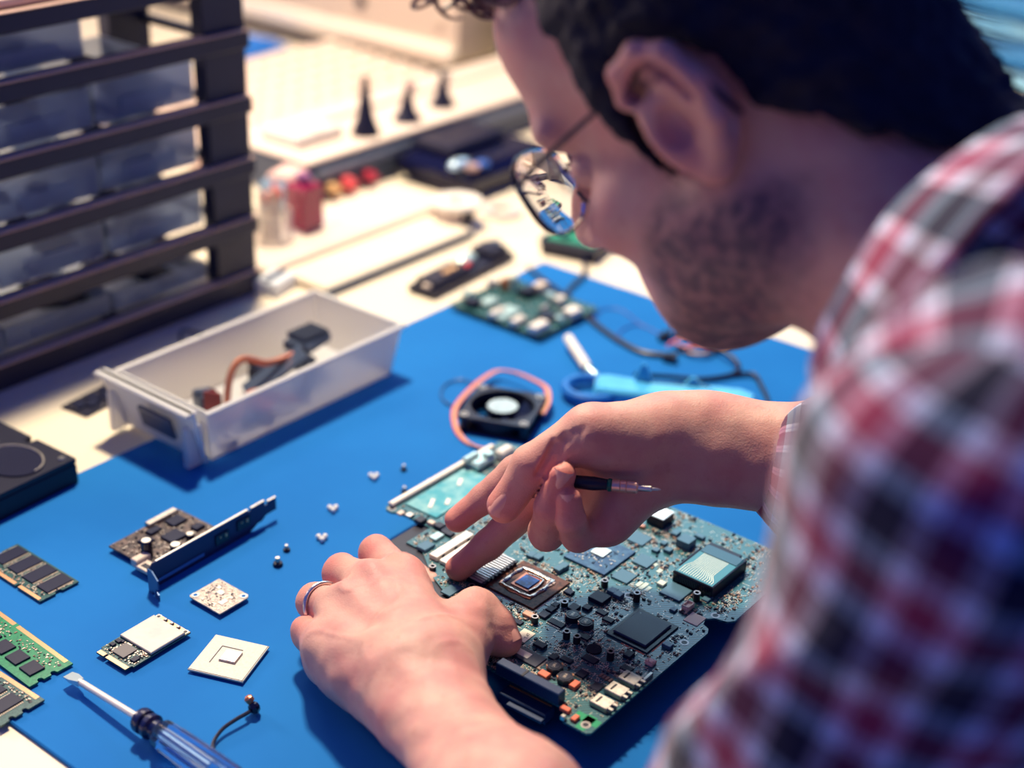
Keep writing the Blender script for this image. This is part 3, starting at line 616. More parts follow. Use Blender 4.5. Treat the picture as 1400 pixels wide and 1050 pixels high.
b = MB(); b.box(-lx*0.2, -4, 15, 22, 5, 2, 0.5); b.build('cream_lever', M_YELW, t)
b = MB(); b.cyl(lx*0.44, 2, 17, 6, 2, 16, c=0.5); b.build('end_cap', M_SLATE, t)
# ================================================================== green topped black box and its cable
c, a, lx, ly = quadframe([(750, 300), (850, 296), (855, 345), (765, 330)], 20)
v, u = vu(800, 335, 0)
t = thing('green_topped_box', v, u, 0.2, 0.25, 'black box with a green circuit board on top, seen below the glasses', 'box')
b = MB(); b.box(0, 0, 0, 96, 60, 16, 2); b.build('casing', M_NAVY, t)
b = MB(); b.box(0, 0, 16, 88, 52, 2, 0.4); g = b.build('top_board', mat('bright_green_board', (0.02, 0.30, 0.16), 0.4, var=(60, (0.01, 0.14, 0.12), 0.8)), t)
for k in range(6):
    b = MB(); b.box(-32+k*12.5, (-1)**k*9, 18, 9, 10, 3, 0.4); b.build('chip', M_CHIP, t)
# cables along the bench
wirething('black_cable', [(772, 316, 6), (748, 322, 5), (740, 330, 4), (750, 338, 3), (775, 342, 3), (795, 350, 4), (800, 372, 5), (786, 388, 5), (776, 402, 4), (790, 420, 6), (818, 446, 5), (850, 468, 5), (882, 483, 5), (925, 486, 6)], 2.6, M_BLACKW, 'thick black cable running from the green box across the mat', sm=8)
wirething('black_cable', [(722, 366, 5), (745, 384, 6), (775, 405, 9)], 2.0, M_BLACKW, 'short black cable branching towards the small board')
wirething('black_cable', [(925, 478, 6), (960, 470, 8), (992, 482, 10), (1010, 500, 8), (1000, 512, 6), (960, 518, 6), (915, 515, 8), (868, 512, 14)], 2.0, M_BLACKW, 'black cable curling beside the blue tool')
wirething('black_cable', [(1000, 512, 6), (1030, 512, 6), (1042, 530, 5), (1050, 548, 5), (1052, 575, 5)], 2.0, M_BLACKW, 'black cable end disappearing behind the right wrist')
k = 0
for (pts, m_, lab) in (([(912, 474, 8), (930, 462, 16), (955, 458, 18), (985, 452, 12), (990, 462, 8)], M_REDW, 'red wire in the tangle under the chin'),
                       ([(918, 468, 6), (940, 474, 12), (965, 470, 16), (982, 462, 8), (975, 450, 6)], M_PINKW, 'pink wire looping through the tangle'),
                       ([(915, 460, 6), (922, 440, 14), (945, 434, 18), (962, 446, 14), (950, 462, 8)], M_BLACKW, 'black wire loop on top of the tangle'),
                       ([(905, 462, 4), (930, 450, 10), (960, 440, 12), (992, 446, 6)], M_BLUEW, 'blue wire through the tangle'),
                       ([(925, 478, 4), (955, 484, 6), (985, 478, 5), (1000, 468, 4)], M_YELW, 'yellow wire along the near side of the tangle'),
                       ([(880, 448, 3), (850, 425, 3), (822, 424, 3), (812, 440, 3)], M_BLUEW, 'thin blue wire arc on the mat left of the tangle'),
                       ([(902, 458, 3), (875, 445, 3), (850, 452, 3), (842, 470, 3)], M_BLUEW, 'second thin blue wire arc nearer the black cable'),
                       ([(940, 478, 8), (950, 466, 14), (970, 476, 10), (990, 474, 5)], M_REDW, 'short red wire at the near right of the tangle')):
    wirething('tangled_wire', pts, 1.3, m_, lab)
for (px, py, lab) in ((908, 462, 'black plug at the left of the wire tangle'), (932, 458, 'black clip inside the wire tangle'), (916, 492, 'black plug below the wire tangle')):
    v, u = vu(px, py, 5); t = thing('wire_plug', v, u, MT, px, lab, 'plug'); b = MB(); b.box(0, 0, 0, 12, 7, 7, 1); b.cyl(0, 0, 7, 2, 2, 8); b.build('housing', M_NAVY, t)
# ================================================================== blue plastic tool
M_BTOOL = mat('light_blue_plastic', (0.05, 0.36, 0.72), 0.3, var=(30, (0.10, 0.50, 0.74), 0.6))
M_BTOOLD = mat('blue_ring_plastic', (0.01, 0.14, 0.50), 0.3)
va, ua = vu(812, 535, 8); vb, ub = vu(1030, 555, 8); an = math.atan2(ub-ua, vb-va); LT = math.hypot(vb-va, ub-ua)
t = thing('blue_hand_tool', va, ua, MT, an, 'light blue plastic tool with ring end and raised fins behind the wrist', 'tool')
b = MB(); b.prism([(0, -14), (LT-14, -18), (LT, -12), (LT+2, 4), (LT-10, 12), (LT*0.62, 13), (LT*0.58, 10), (34, 13), (12, 17), (0, 14)], 0, 15)
b.build('body', M_BTOOL, t).modifiers.new('round', 'BEVEL').width = 0.004
for (x, h) in ((40, 30), (LT*0.62, 22)):
    b = MB(); b.add([(x-8, 6, 14), (x+8, 6, 14), (x+8, 12, 14), (x-8, 12, 14), (x-2, 8, h), (x+1, 8, h), (x+1, 10, h), (x-2, 10, h)], [(3, 2, 1, 0), (4, 5, 6, 7), (0, 1, 5, 4), (1, 2, 6, 5), (2, 3, 7, 6), (3, 0, 4, 7)]); b.build('fin', M_BTOOL, t)
b = MB(); b.tube([(-2+22*math.cos(x_*0.3), 0+20*math.sin(x_*0.3), 7) for x_ in range(22)], 4.5, 10); b.build('ring_grip', M_BTOOLD, t)
b = MB(); b.cyl(LT-34, -2, 15, 3, 0.6, 14); b.build('rivet', M_BTOOLD, t)
b = MB(); b.box(LT*0.5, 7, 14, LT*0.45, 3, 1.5, 0.5); b.build('groove', M_NAVY, t)
oa = on(803, 503, 10); ob = on(777, 463, 12)
t = empty('white_stick', Vector(oa), 0, 'short white cylindrical stick beside the blue tool', 'stick')
b = MB(); b.tube([(0, 0, 0), tuple((ob-oa)/MM)], 4.6, 16); b.build('stick', M_WHITE, t)
b = MB(); e = (ob-oa)/MM; b.tube([tuple(e), tuple(e*1.03)], 3.6, 16); b.build('tip', M_CREAMP, t)
b = MB(); b.tube([(0, 0, 0), tuple(-e*0.15+np.array([6, -3, -3]))], 3.2, 12); b.build('clear_end', M_PALE, t)
# ================================================================== white trays in front of the instrument
t = thing('equipment_tray', 1003, 1002, 0.2, 0, 'long flat cream tray in two steps in front of the grey instrument', 'tray')
b = MB(); b.box(0, -45, 0, 214, 62, 10, 2); b.build('lower_step', M_CREAM, t)
b = MB(); b.box(15, 34, 0, 270, 88, 14, 3); o = b.build('upper_step', mat('tray_plastic', (0.76, 0.64, 0.54), 0.4), t)
b = MB(); b.box(0, -77, 1, 216, 3, 7, 0.6); b.build('dark_edge', M_SLATE, t)  # dark strip painted for the shadow line at the tray edge
b = MB(); b.box(110, -45, 1, 4, 58, 7, 0.6); b.build('dark_edge', M_SLATE, t)
b = MB(); b.box(-20, 46, 14, 90, 26, 1.0, 0.5); b.build('recess_pad', mat('tray_recess', (0.62, 0.54, 0.52), 0.5), t)
# grey instrument with cones
t = thing('bench_instrument', 1325, 1190, 0.2, 0, 'long low instrument with slate front, red sockets and cream top', 'instrument')
b = MB(); b.box(0, 0, 0, 520, 140, 44, 4); b.build('casing', M_SLATE, t)
b = MB(); b.box(0, 2, 44, 524, 142, 4, 1.5); b.build('top_cover', mat('instrument_top', (0.80, 0.66, 0.56), 0.45), t)
b = MB(); b.box(40, 44, 48, 400, 40, 5, 2); b.build('raised_ledge', mat('instrument_top', (0, 0, 0)), t)
b = MB(); b.box(0, -72, 26, 500, 4, 10, 1); b.build('front_strip', mat('strip_grey', (0.16, 0.19, 0.26), 0.4), t)
for (px, py, m_, r) in ((461, 262, M_YELW, 6.5), (488, 257, mat('red_jack', (0.85, 0.12, 0.14), 0.35), 8), (517, 247, mat('dark_red_jack', (0.50, 0.04, 0.08), 0.35), 6.5)):
    v, u = vu(px, py, 12); b = MB(); b.lathe([(r, 0), (r, 12), (r*0.6, 13), (r*0.6, 18), (0.1, 18)], 0, 0, 16); b.xf(Matrix.Rotation(PI/2, 4, 'X')); b.build('socket', m_, t, loc=((v-1325)*MM, (-72)*MM, 14*MM))
for k, (px, py, r, h, lab) in enumerate(((500, 184, 17, 66, 'tall black cone standing on the cream instrument'), (557, 165, 17, 38, 'short black cone with a small knob, middle one on the instrument'), (605, 145, 16, 40, 'short black cone farthest to the right on the instrument'))):
    v, u = vu(px, py, 48); t = thing('nozzle_cone', v, u, 48.2 if u < 1187 else 48.2, 0, lab, 'nozzle', 'black cones on the instrument')
    zb = 5.2 if (abs(v-1365) < 200 and abs(u-1230) < 22) else 0
    t.location.z += zb*MM
    b = MB(); b.lathe([(r, 0), (r, 3), (r*0.62, h*0.3), (r*0.42, h*0.6), (r*0.22, h), (r*0.2, h+3), (0.1, h+3.5)], 0, 0, 22); b.build('cone', M_NAVY, t)
    if k: b = MB(); b.ball((9, 3, h+(2 if k == 1 else -4)), 7.5, 14); b.build('knob', mat('knob_skin', (0.55, 0.36, 0.33), 0.4) if k == 1 else M_CREAMP, t)
# black device with shiny knobs
v, u = vu(665, 265, 0)
t = thing('black_device', v+30, u+48, 0.2, 0.0, 'black instrument with a shiny blue-white knob behind the white spool', 'instrument')
b = MB(); b.box(10, 0, 0, 150, 116, 36, 12); b.build('casing', M_NAVYG, t)
b = MB(); b.box(4, 22, 36, 100, 60, 12, 4); b.build('raised_back', M_NAVY, t)
def dl_(px, py, h):
    a_, b_ = vu(px, py, h); return max(-58, min(58, a_-v-30)), max(-50, min(50, b_-u-48))
x, y = dl_(620, 225, 40); b = MB(); b.ball((x, y, 38), (17, 9, 6), 16); b.build('bright_knob', mat('bright_blue_metal', (0.55, 0.75, 0.9), 0.25, 0.6), t)
x, y = dl_(659, 239, 38); b = MB(); b.cyl(x, y, 36, 8, 5, 18, c=1); b.build('brown_button', mat('brown_button_plastic', (0.40, 0.26, 0.24), 0.5), t)
x, y = dl_(688, 233, 38); b = MB(); b.cyl(x, y, 36, 8, 5, 18, c=1); b.build('blue_button', mat('blue_button_plastic', (0.02, 0.10, 0.42), 0.4), t)
# solder spool
v, u = vu(616, 292, 14)
t = thing('solder_spool', v+6, u-4, 0.2, 0, 'white solder spool with dark band standing near the black instrument', 'spool')
b = MB(); b.lathe([(10, 0), (26, 0), (27, 1), (27, 4), (20, 5)], 0, 0, 30); b.lathe([(20, 23), (27, 24), (28, 26), (27, 29), (12, 29), (10, 27), (10, 0)], 0, 0, 30, cap=False); b.build('reel', M_WHITE, t)
b = MB(); b.cyl(0, 0, 5, 20, 18.5, 30); b.build('wound_solder', M_CREAMP, t)
b = MB(); vs = []
for k in range(7):
    a_ = -RZ-1.25+k*0.14
    vs += [(20.5*math.cos(a_), 20.5*math.sin(a_), 6), (20.5*math.cos(a_), 20.5*math.sin(a_), 21)]
b.add(vs+[(x*0.97, y*0.97, z) for x, y, z in vs], [(i*2, i*2+2, i*2+3, i*2+1) for i in range(6)]+[(14+i*2, 14+i*2+1, 14+i*2+3, 14+i*2+2) for i in range(6)]); b.build('label', M_NAVY, t)
# flat ring on bench
v, u = vu(685, 292, 0); t = thing('tape_ring', v, u, 0.2, 0, 'flat pale pinkish ring lying right of the white spool', 'ring')
b = MB(); b.ringtube(0, 0, 0, 23, 12, 5, 28); b.build('ring', mat('pinkish_ring', (0.66, 0.52, 0.50), 0.5), t)
# red bottle, swab jar, small clear things
v, u = vu(418, 330, 0)
t = thing('red_bottle', v, u, 14.4, 0, 'dark red square bottle beside the cabinet', 'bottle')
b = MB(); b.box(0, 0, 0, 27, 27, 50, 3); b.build('bottle', mat('dark_red_glass', (0.28, 0.008, 0.06), 0.25, coat=0.3), t)
b = MB(); b.cyl(0, 0, 50, 8, 9, 18, c=1); b.build('cap', mat('purple_cap', (0.22, 0.06, 0.20), 0.4), t)
v, u = vu(372, 345, 0); t = thing('swab_jar', v, u, 0.2, 0, 'clear jar of pink and cream swabs right beside the cabinet post', 'jar')
b = MB(); b.lathe([(0.1, 0), (20, 0), (22, 2), (22, 44), (20.5, 44), (20.5, 3), (0.1, 3)], 0, 0, 24, cap=False); b.build('glass', mat('clear_jar', (0.95, 0.93, 0.9), 0.15, trans=0.8, ior=1.1), t)
for k in range(11):
    a_ = k*2.4; r = 4+((k*5) % 11)
    b = MB(); b.tube([(r*0.7*math.cos(a_), r*0.7*math.sin(a_), 4), (r*math.cos(a_), r*math.sin(a_), 56+(k % 3)*4)], 1.3, 6); sb = b.build('swab', M_WHITE if k % 3 else M_CREAMP, t)
    b = MB(); b.ball((r*math.cos(a_), r*math.sin(a_), 58+(k % 3)*4), (3, 3, 6), 8); b.build('swab_tip', [M_PINKW, M_CREAMP, mat('coral_tip', (0.85, 0.25, 0.22), 0.5)][k % 3], sb)
v, u = vu(360, 398, 0); t = thing('small_clear_box', v+10, u-6, 0.2, 0.2, 'small clear box with a dark lid strip behind the cabinet foot', 'box')
b = MB(); b.box(0, 0, 0, 34, 26, 14, 1.5); b.build('box', mat('pale_blue_box', (0.70, 0.74, 0.78), 0.3), t); b = MB(); b.box(0, 0, 14, 30, 8, 2, 0.5); b.build('lid_strip', M_SLATE, t)
v, u = vu(375, 262, 0); t = thing('blue_grey_case', v-20, u-46, 0.2, 0.3, 'small blue-grey case between the cabinet and the red bottle', 'case')
b = MB(); b.box(0, 0, 0, 56, 44, 34, 4); b.build('case', mat('blue_grey', (0.20, 0.30, 0.42), 0.4), t); b = MB(); b.box(0, 0, 34, 40, 30, 8, 3); b.build('lid', mat('pinkish_lid', (0.78, 0.52, 0.47), 0.4), t)
v, u = vu(395, 222, 46); t = thing('white_carton', v+60, u+15, 48.4, 0.0, 'low white carton on the left end of the instrument top', 'carton')
b = MB(); b.box(0, 0, 0, 70, 60, 14, 2); b.build('carton', M_WHITE, t); b = MB(); b.box(0, 0, 14, 6, 60, 0.4); b.build('tape', M_CREAMP, t)
t.location = wp(1120, 1190, 48.4)
# keyboard
t = thing('keyboard', 1290, 1420, 0.2, 0.0, 'large beige keyboard lying behind the instrument', 'keyboard')
M_KEY = mat('beige_key', (0.88, 0.72, 0.60), 0.5); M_KB = mat('keyboard_beige', (0.72, 0.50, 0.42), 0.5)
b = MB(); b.prism([(-126, 0), (126, 0), (126, 22), (-126, 14)], -230, 230); b.xf(Matrix.Rotation(PI/2, 4, 'X')); b.xf(Matrix.Rotation(PI/2, 4, 'Z')); b.build('base', M_KB, t)
kme = None
for r in range(7):
    for q in range(13):
        x, y = -206+q*34.3, -105+r*35
        if kme is None:
            b = MB(); b.add([(-15, -15, 0), (15, -15, 0), (15, 15, 0), (-15, 15, 0), (-10, -10, 12), (10, -10, 12), (10, 10, 12), (-10, 10, 12)], [(0, 1, 5, 4), (1, 2, 6, 5), (2, 3, 7, 6), (3, 0, 4, 7), (4, 5, 6, 7)])
            k0 = b.build('key', M_KEY, t); kme = k0.data; k0.location = (x*MM, y*MM, 0.0145); kk = k0
        else:
            kk = bpy.data.objects.new('key', kme); COL.objects.link(kk); kk.parent = t
        kk.location = (x*MM, y*MM, (14.0+(y+126)/252*8.0)*MM)
# blue cloth under machine and the white machine housing
t = thing('blue_cloth', 1440, 1690, 0.2, 0.1, 'small folded bright blue cloth between the keyboard and the white machine', 'cloth')
b = MB(); b.box(0, 0, 0, 150, 120, 6, 2); b.box(4, 3, 6, 130, 100, 5, 2, 0.05); b.build('cloth', mat('bright_blue_cloth', (0.01, 0.16, 0.60), 0.8), t)
t = thing('white_machine', 1850, 1900, 0.2, 0.0, 'tall cream machine housing with screw holes at the far left', 'machine')
M_MACH = mat('cream_enamel', (0.66, 0.54, 0.43), 0.45)
b = MB(); b.box(0, 0, 22, 590, 1140, 620, 8); b.build('housing', M_MACH, t)
b = MB(); b.box(0, 0, 0, 560, 1100, 22, 3); b.build('plinth', M_SLATE, t)
b = MB(); b.box(-300, 0, 22, 22, 1140, 30, 8); b.build('base_ledge', mat('pale_enamel', (0.88, 0.78, 0.64), 0.4), t)
for (px, py, r, m_) in ((493, 2, 9, M_NAVY), (450, 25, 7, mat('dull_pinkish_plug', (0.45, 0.33, 0.32), 0.5)), (600, 30, 7, M_MACH)):
    # on the side face v = 1555
    d = VV+RR*(px-700)/FPX-UU*(py-525)/FPX; tt = (1.553-float(CAM@BX))/float(d@BX); p = CAM+d*tt
    lx_, lz_ = float(p@AX)/MM-1900, (p[2]-DESK)/MM
    b = MB(); b.cyl(0, 0, 0, r, 5, 18, c=1.2); b.xf(Matrix.Rotation(-PI/2, 4, 'Y')); b.build('screw_plug', m_, t, loc=(-295*MM, lx_*MM, lz_*MM))
# dark grey box right of the machine, behind the head
t = thing('grey_cabinet', 1800, 1180, 0.2, 0.0, 'dark grey box standing behind the head beside the cream machine', 'box')
b = MB(); b.box(0, 0, 0, 420, 210, 260, 10); b.build('box', mat('warm_grey', (0.16, 0.15, 0.16), 0.5), t)
b = MB(); b.box(0, -106, 40, 340, 4, 160, 2); b.build('front_plate', mat('warm_grey_plate', (0.22, 0.20, 0.2), 0.5), t)
# pale blue packs at the upper right
v, u = vu(1345, 95, 0)
M_PB = mat('pale_blue_wrap', (0.30, 0.62, 0.80), 0.45, var=(14, (0.12, 0.40, 0.66), 0.9)); M_PB2 = mat('mid_blue_wrap', (0.05, 0.27, 0.58), 0.5)
for k in range(6):
    t = thing('film_pack', v+90+k*8, u+10-k*5, 0.2+k*34, 0.12*(k % 3)-0.1, 'pale blue wrapped pack, %s in the stack at upper right' % ['lowest', 'second from the bottom', 'third from the bottom', 'fourth from the bottom', 'second from the top', 'topmost'][k], 'pack', 'stacked pale blue packs')
    b = MB(); b.box(0, 0, 0, 400, 330, 28, 6); b.build('wrap', M_PB if k % 2 == 0 else M_PB2, t)
    b = MB(); b.box(-60, 0, 28, 110, 330, 4.5, 1.5); b.build('band', M_WHITE if k % 2 else M_PB, t)
v, u = vu(1385, 160, 0)
t = thing('orange_handled_case', v+20, u-150, 0.2, 0.5, 'dark case with an orange rim at the right edge behind the neck', 'case')
b = MB(); b.box(0, 0, 0, 200, 150, 70, 10); b.build('case', M_NAVY, t)
b = MB(); b.tube([(-96, -60, 74), (-98, 0, 92), (-90, 60, 78)], 7, 10, smooth=6); b.build('handle', mat('orange_rubber', (0.85, 0.28, 0.12), 0.5), t)
# ================================================================== the laptop main board
BH = 24.0                                      # top surface above the bench
BV, BU = 648.0, 470.0
M_BRD = bpy.data.materials.new('main_board'); M_BRD.use_nodes = True
nt = M_BRD.node_tree; bs = nt.nodes['Principled BSDF']; tc = nt.nodes.new('ShaderNodeTexCoord')
def N(t, **k):
    n = nt.nodes.new(t)
    for a_, b_ in k.items(): setattr(n, a_, b_)
    return n
n1 = N('ShaderNodeTexVoronoi', distance='MANHATTAN', feature='F1'); n1.inputs['Scale'].default_value = 420
n2 = N('ShaderNodeTexNoise'); n2.inputs['Scale'].default_value = 60; n2.inputs['Detail'].default_value = 6
n3 = N('ShaderNodeTexWave', wave_type='BANDS', bands_direction='DIAGONAL'); n3.inputs['Scale'].default_value = 210; n3.inputs['Distortion'].default_value = 2.5; n3.inputs['Detail'].default_value = 1
for n in (n1, n2, n3): nt.links.new(tc.outputs['Object'], n.inputs['Vector'])
r1 = N('ShaderNodeMapRange'); r1.inputs[1].default_value = 0.16; r1.inputs[2].default_value = 0.12
r2 = N('ShaderNodeMapRange'); r2.inputs[1].default_value = 0.38; r2.inputs[2].default_value = 0.50
nt.links.new(n1.outputs['Distance'], r1.inputs[0]); nt.links.new(n2.outputs['Fac'], r2.inputs[0])
mx = N('ShaderNodeMix', data_type='RGBA'); mx.inputs[6].default_value = (0.004, 0.055, 0.07, 1); mx.inputs[7].default_value = (0.03, 0.17, 0.21, 1); nt.links.new(n3.outputs['Fac'], mx.inputs[0])
mm_ = N('ShaderNodeMath', operation='MULTIPLY'); nt.links.new(r1.outputs[0], mm_.inputs[0]); nt.links.new(r2.outputs[0], mm_.inputs[1])
m2 = N('ShaderNodeMix', data_type='RGBA'); m2.inputs[7].default_value = (0.55, 0.50, 0.42, 1); nt.links.new(mx.outputs[2], m2.inputs[6]); nt.links.new(mm_.outputs[0], m2.inputs[0])
nt.links.new(m2.outputs[2], bs.inputs['Base Color']); bs.inputs['Roughness'].default_value = 0.32; bs.inputs['Specular IOR Level'].default_value = 0.7
mb = thing('laptop_main_board', BV, BU, BH-1.4, 0, 'large green-blue laptop main board densely covered with chips, held between both hands', 'circuit board')
def bl(px, py, dz=0.0):
    v, u = vu(px, py, BH+dz); return v-BV, u-BU
Z0 = 1.4                                       # top surface in local coordinates
def L_(pts): return [(v-BV, u-BU) for v, u in pts]
outline = L_([(532, 354), (534, 352), (656, 352), (660, 354), (662, 359), (668, 361), (672, 357), (674, 349), (678, 346), (765, 346), (765, 480), (768, 484), (768, 560), (757, 600), (632, 600), (629, 597), (629, 592), (632, 588), (632, 559), (608, 559), (608, 545), (590, 520), (572, 480), (556, 444), (541, 436), (541, 372), (532, 370)])
b = MB(); b.prism(outline, 0, Z0); b.build('board', M_BRD, mb)
GREENB = mat('green_mask_rim', (0.01, 0.30, 0.14), 0.35)
keep = []
def chip(px, py, sv, su, h, m=M_CHIP, name='chip', c=0.25, base=0.0, at_top=False, rot=0.0, parent=None, seg=None):
    """pixel of the centre of the chip's top face"""
    x, y = bl(px, py, h+base); keep.append((x, y, sv/2+abs(rot)*2, su/2+abs(rot)*2))
    b = MB(); b.box(0, 0, 0, sv, su, h, c)
    return b.build(name, m, parent or mb, loc=(x*MM, y*MM, (Z0+base)*MM), rot=(0, 0, rot))
M_SHEENCHIP = mat('grey_blue_chip', (0.06, 0.15, 0.23), 0.36)  # lighter chip copy with the teal reflection put into its colour
# processor package
x, y = bl(722, 801, 1.5)
x, y = 622.5-BV, 466.5-BU
keep.append((x, y, 20, 20))
M_CPU = mat('processor_brown', (0.05, 0.018, 0.016), 0.45, var=(350, (0.20, 0.07, 0.04), 0.8), spec=0.3)
b = MB(); b.box(0, 0, 0, 38.5, 38.5, 1.5, 0.2); cpu = b.build('processor', M_CPU, mb, loc=(x*MM, y*MM, Z0*MM))
b = MB()
M_CHROME = mat('glue_chrome', (0.42, 0.30, 0.24), 0.16, 1.0, bump=(250, 0.6, 0.0008))
rg = random.Random(5)
ring = []
for k in range(40):
    a_ = 2*PI*k/40; m_ = max(abs(math.cos(a_)), abs(math.sin(a_)))**0.8; rr_ = 12.6/m_+rg.uniform(-.2, .2); ring.append((rr_*math.cos(a_)+0.5, rr_*math.sin(a_)+1.5, 1.7))
ring.append(ring[0]); b.tube(ring, [1.9+0.35*math.sin(k*1.1) for k in range(len(ring))], 10, flat=0.5)
b.build('glue_ring', M_CHROME, cpu)
b = MB(); b.box(0.5, 1.0, 1.5, 16.5, 15, 0.6, 0.25); b.build('die_frame', M_COPPER, cpu)
b = MB(); b.box(0.5, 1.0, 2.1, 12.5, 11, 0.8, 0.2); b.build('die', mat('blue_die', (0.008, 0.02, 0.10), 0.3, 0.2, var=(250, (0.02, 0.10, 0.38), 0.9)), cpu)
b = MB(); b.tube([(-7, -6, 2.3), (0, -7.4, 2.3), (8.5, -6, 2.4)], 0.7, 6, smooth=4); b.tube([(8.6, -6, 2.4), (8.8, 0, 2.3), (8.2, 6, 2.2)], 0.6, 6, smooth=4); b.build('glue_bead', M_CHROME, cpu)
b = MB(); b.box(9, -9, 1.5, 4, 1.6, 0.8, 0.3, 0.5); b.box(6.5, -12, 1.5, 5, 1.6, 0.8, 0.3, -0.3); b.box(11, -12.5, 1.5, 3, 1.6, 0.8, 0.3, 0.3); b.build('residue', mat('grey_residue', (0.45, 0.34, 0.32), 0.5), cpu)
b = MB()
for (x_, y_, sx, sy) in ((0, -20.3, 42, 0.5), (0, 20.3, 42, 0.5), (-20.5, 0, 0.5, 41), (20.5, 0, 0.5, 41)): b.box(x_, y_, 0.0, sx, sy, 0.12)
b.build('outline_print', M_PAPER, cpu)
# graphics package
x, y = 681-BV, 452-BU; keep.append((x, y, 18, 17))
b = MB(); b.box(0, 0, 0, 36, 33, 1.7, 0.2); g = b.build('graphics_processor', mat('blue_substrate', (0.012, 0.05, 0.15), 0.35, var=(260, (0.05, 0.14, 0.25), 0.8)), mb, loc=(x*MM, y*MM, Z0*MM))
b = MB(); b.box(2, 0.5, 1.7, 10.5, 10.5, 1.0, 0.2); b.build('die', mat('pale_die', (0.66, 0.72, 0.66), 0.25, 0.3), g)
o = scatter([(2, 0.5, 5.8, 5.8)], (-14, 14), (-13, 13), 60, rng, 1.7, 0.5).build('tiny_components', [M_SOLD, M_CHIP, M_CHIP], g); o['kind'] = 'stuff'
# bridge chip
x, y = 631-BV, 383.5-BU; keep.append((x, y, 18, 16))
b = MB(); b.box(0, 0, 0, 35, 30, 1.2, 0.2); g = b.build('bridge_chip', mat('dark_substrate', (0.012, 0.028, 0.05), 0.4), mb, loc=(x*MM, y*MM, Z0*MM))
b = MB(); b.box(0, 0.3, 1.2, 28.5, 24.5, 1.6, 0.8); b.build('lid', mat('chip_lid', (0.012, 0.024, 0.07), 0.42, bump=(5000, 0.2, 0.0001)), g)
b = MB(); b.cyl(11.5, 9.5, 2.8, 0.6, 0.1, 10); b.build('corner_dot', M_NAVYG, g)
b = MB(); b.box(-18.5, -6, 0, 0.9, 18, 0.15); b.box(-6, -15.8, 0, 14, 0.8, 0.15); b.build('red_line', M_ORANGE, g)
for (px, py, sv, su, h, m_) in ((873.6, 735.5, 13, 14, 1.2, M_SHEENCHIP), (881, 766, 12.5, 12.5, 1.2, M_SHEENCHIP), (853.5, 787, 12.5, 12.5, 1.2, M_SHEENCHIP), (924, 808, 15.5, 15.5, 1.4, M_SHEENCHIP),
                                (938.6, 736, 10, 10, 6, M_SHEENCHIP), (908, 741, 4.5, 4, 2.5, M_SHEENCHIP), (914, 750, 5, 5, 2.5, M_SHEENCHIP), (897, 750.5, 4.5, 4.5, 2, M_SHEENCHIP), (924, 727, 6, 5, 3, M_SHEENCHIP), (957, 732, 4, 7, 2.5, M_SHEENCHIP),
                                (913, 882-2, 4.2, 6, 2.4, M_SHEENCHIP), (820, 815, 10, 11, 3.2, M_CHIP), (771, 772, 5.4, 5, 3, M_SHEENCHIP), (764, 776, 5.4, 5, 3, M_SHEENCHIP), (838, 806, 5.6, 5.4, 3, M_SHEENCHIP), (846, 811, 5.4, 5.4, 3, M_SHEENCHIP),
                                (727, 757, 6, 5, 2.4, M_SHEENCHIP), (736, 760, 6, 5, 2.4, M_SHEENCHIP), (741, 741, 10, 4, 1.2, M_SHEENCHIP), (778, 808, 5, 6, 1.8, M_CHIP), (807, 900, 5.5, 9.5, 1.6, M_CHIP), (738.6, 880, 5, 7.5, 2.2, M_CHIP),
                                (775, 901, 4, 7.5, 1.4, M_CHIP), (757, 897, 5, 5, 1.4, M_CHIP), (796, 920, 6.5, 6, 1.6, M_CHIP), (816, 938, 7, 6.5, 1.0, M_CHIP), (823, 836, 4.5, 7, 1.5, M_CHIP), (832, 846, 4.5, 7, 1.5, M_CHIP), (761, 851, 5, 11, 1.2, M_CHIP),
                                (754, 831, 6.5, 5, 1.8, M_CHIP), (744, 839, 6.5, 6, 1.8, M_CHIP), (759, 826, 5.5, 4, 1.8, M_CHIP), (785, 829, 7, 6, 1.8, M_CHIP), (803, 829, 5, 5, 2.0, M_CHIP), (799, 869, 5, 8, 1.4, M_CHIP), (860, 893, 6, 5, 2.6, M_CHIP), (857, 913, 5, 7, 1.0, M_CHIP),
                                (865, 811, 3, 3, 1.4, M_CHIP), (921, 832, 4, 4, 1.5, M_SHEENCHIP), (967, 817, 7, 5, 1.5, M_SHEENCHIP), (675, 833, 12, 14, 1.2, M_CHIP), (700, 845, 4, 16, 1.2, M_CHIP), (582, 745, 10, 8, 2.2, M_SHEENCHIP), (610, 722, 8, 5, 1.8, M_CHIP), (617, 806, 12, 8, 1.2, M_SHEENCHIP), (868, 700, 9, 5, 1.5, M_CHIP)):
    chip(px, py, sv, su, h, m_)
# leaded chips get their bright legs
b = MB()
for (px, py, sv, su) in ((823, 836, 4.5, 7), (832, 846, 4.5, 7), (761, 851, 5, 11), (807, 900, 5.5, 9.5), (796, 920, 6.5, 6), (738.6, 880, 5, 7.5), (799, 869, 5, 8), (967, 817, 7, 5), (857, 913, 5, 7)):
    x, y = bl(px, py, 1)
    n_ = int(su/1.2)
    for s_ in (-1, 1):
        for j in range(n_): b.box(x+s_*(sv/2+0.7), y-su/2+0.8+j*1.2, Z0, 1.5, 0.55, 0.5)
o = b.build('solder_leads', M_SOLD, mb); o['kind'] = 'stuff'
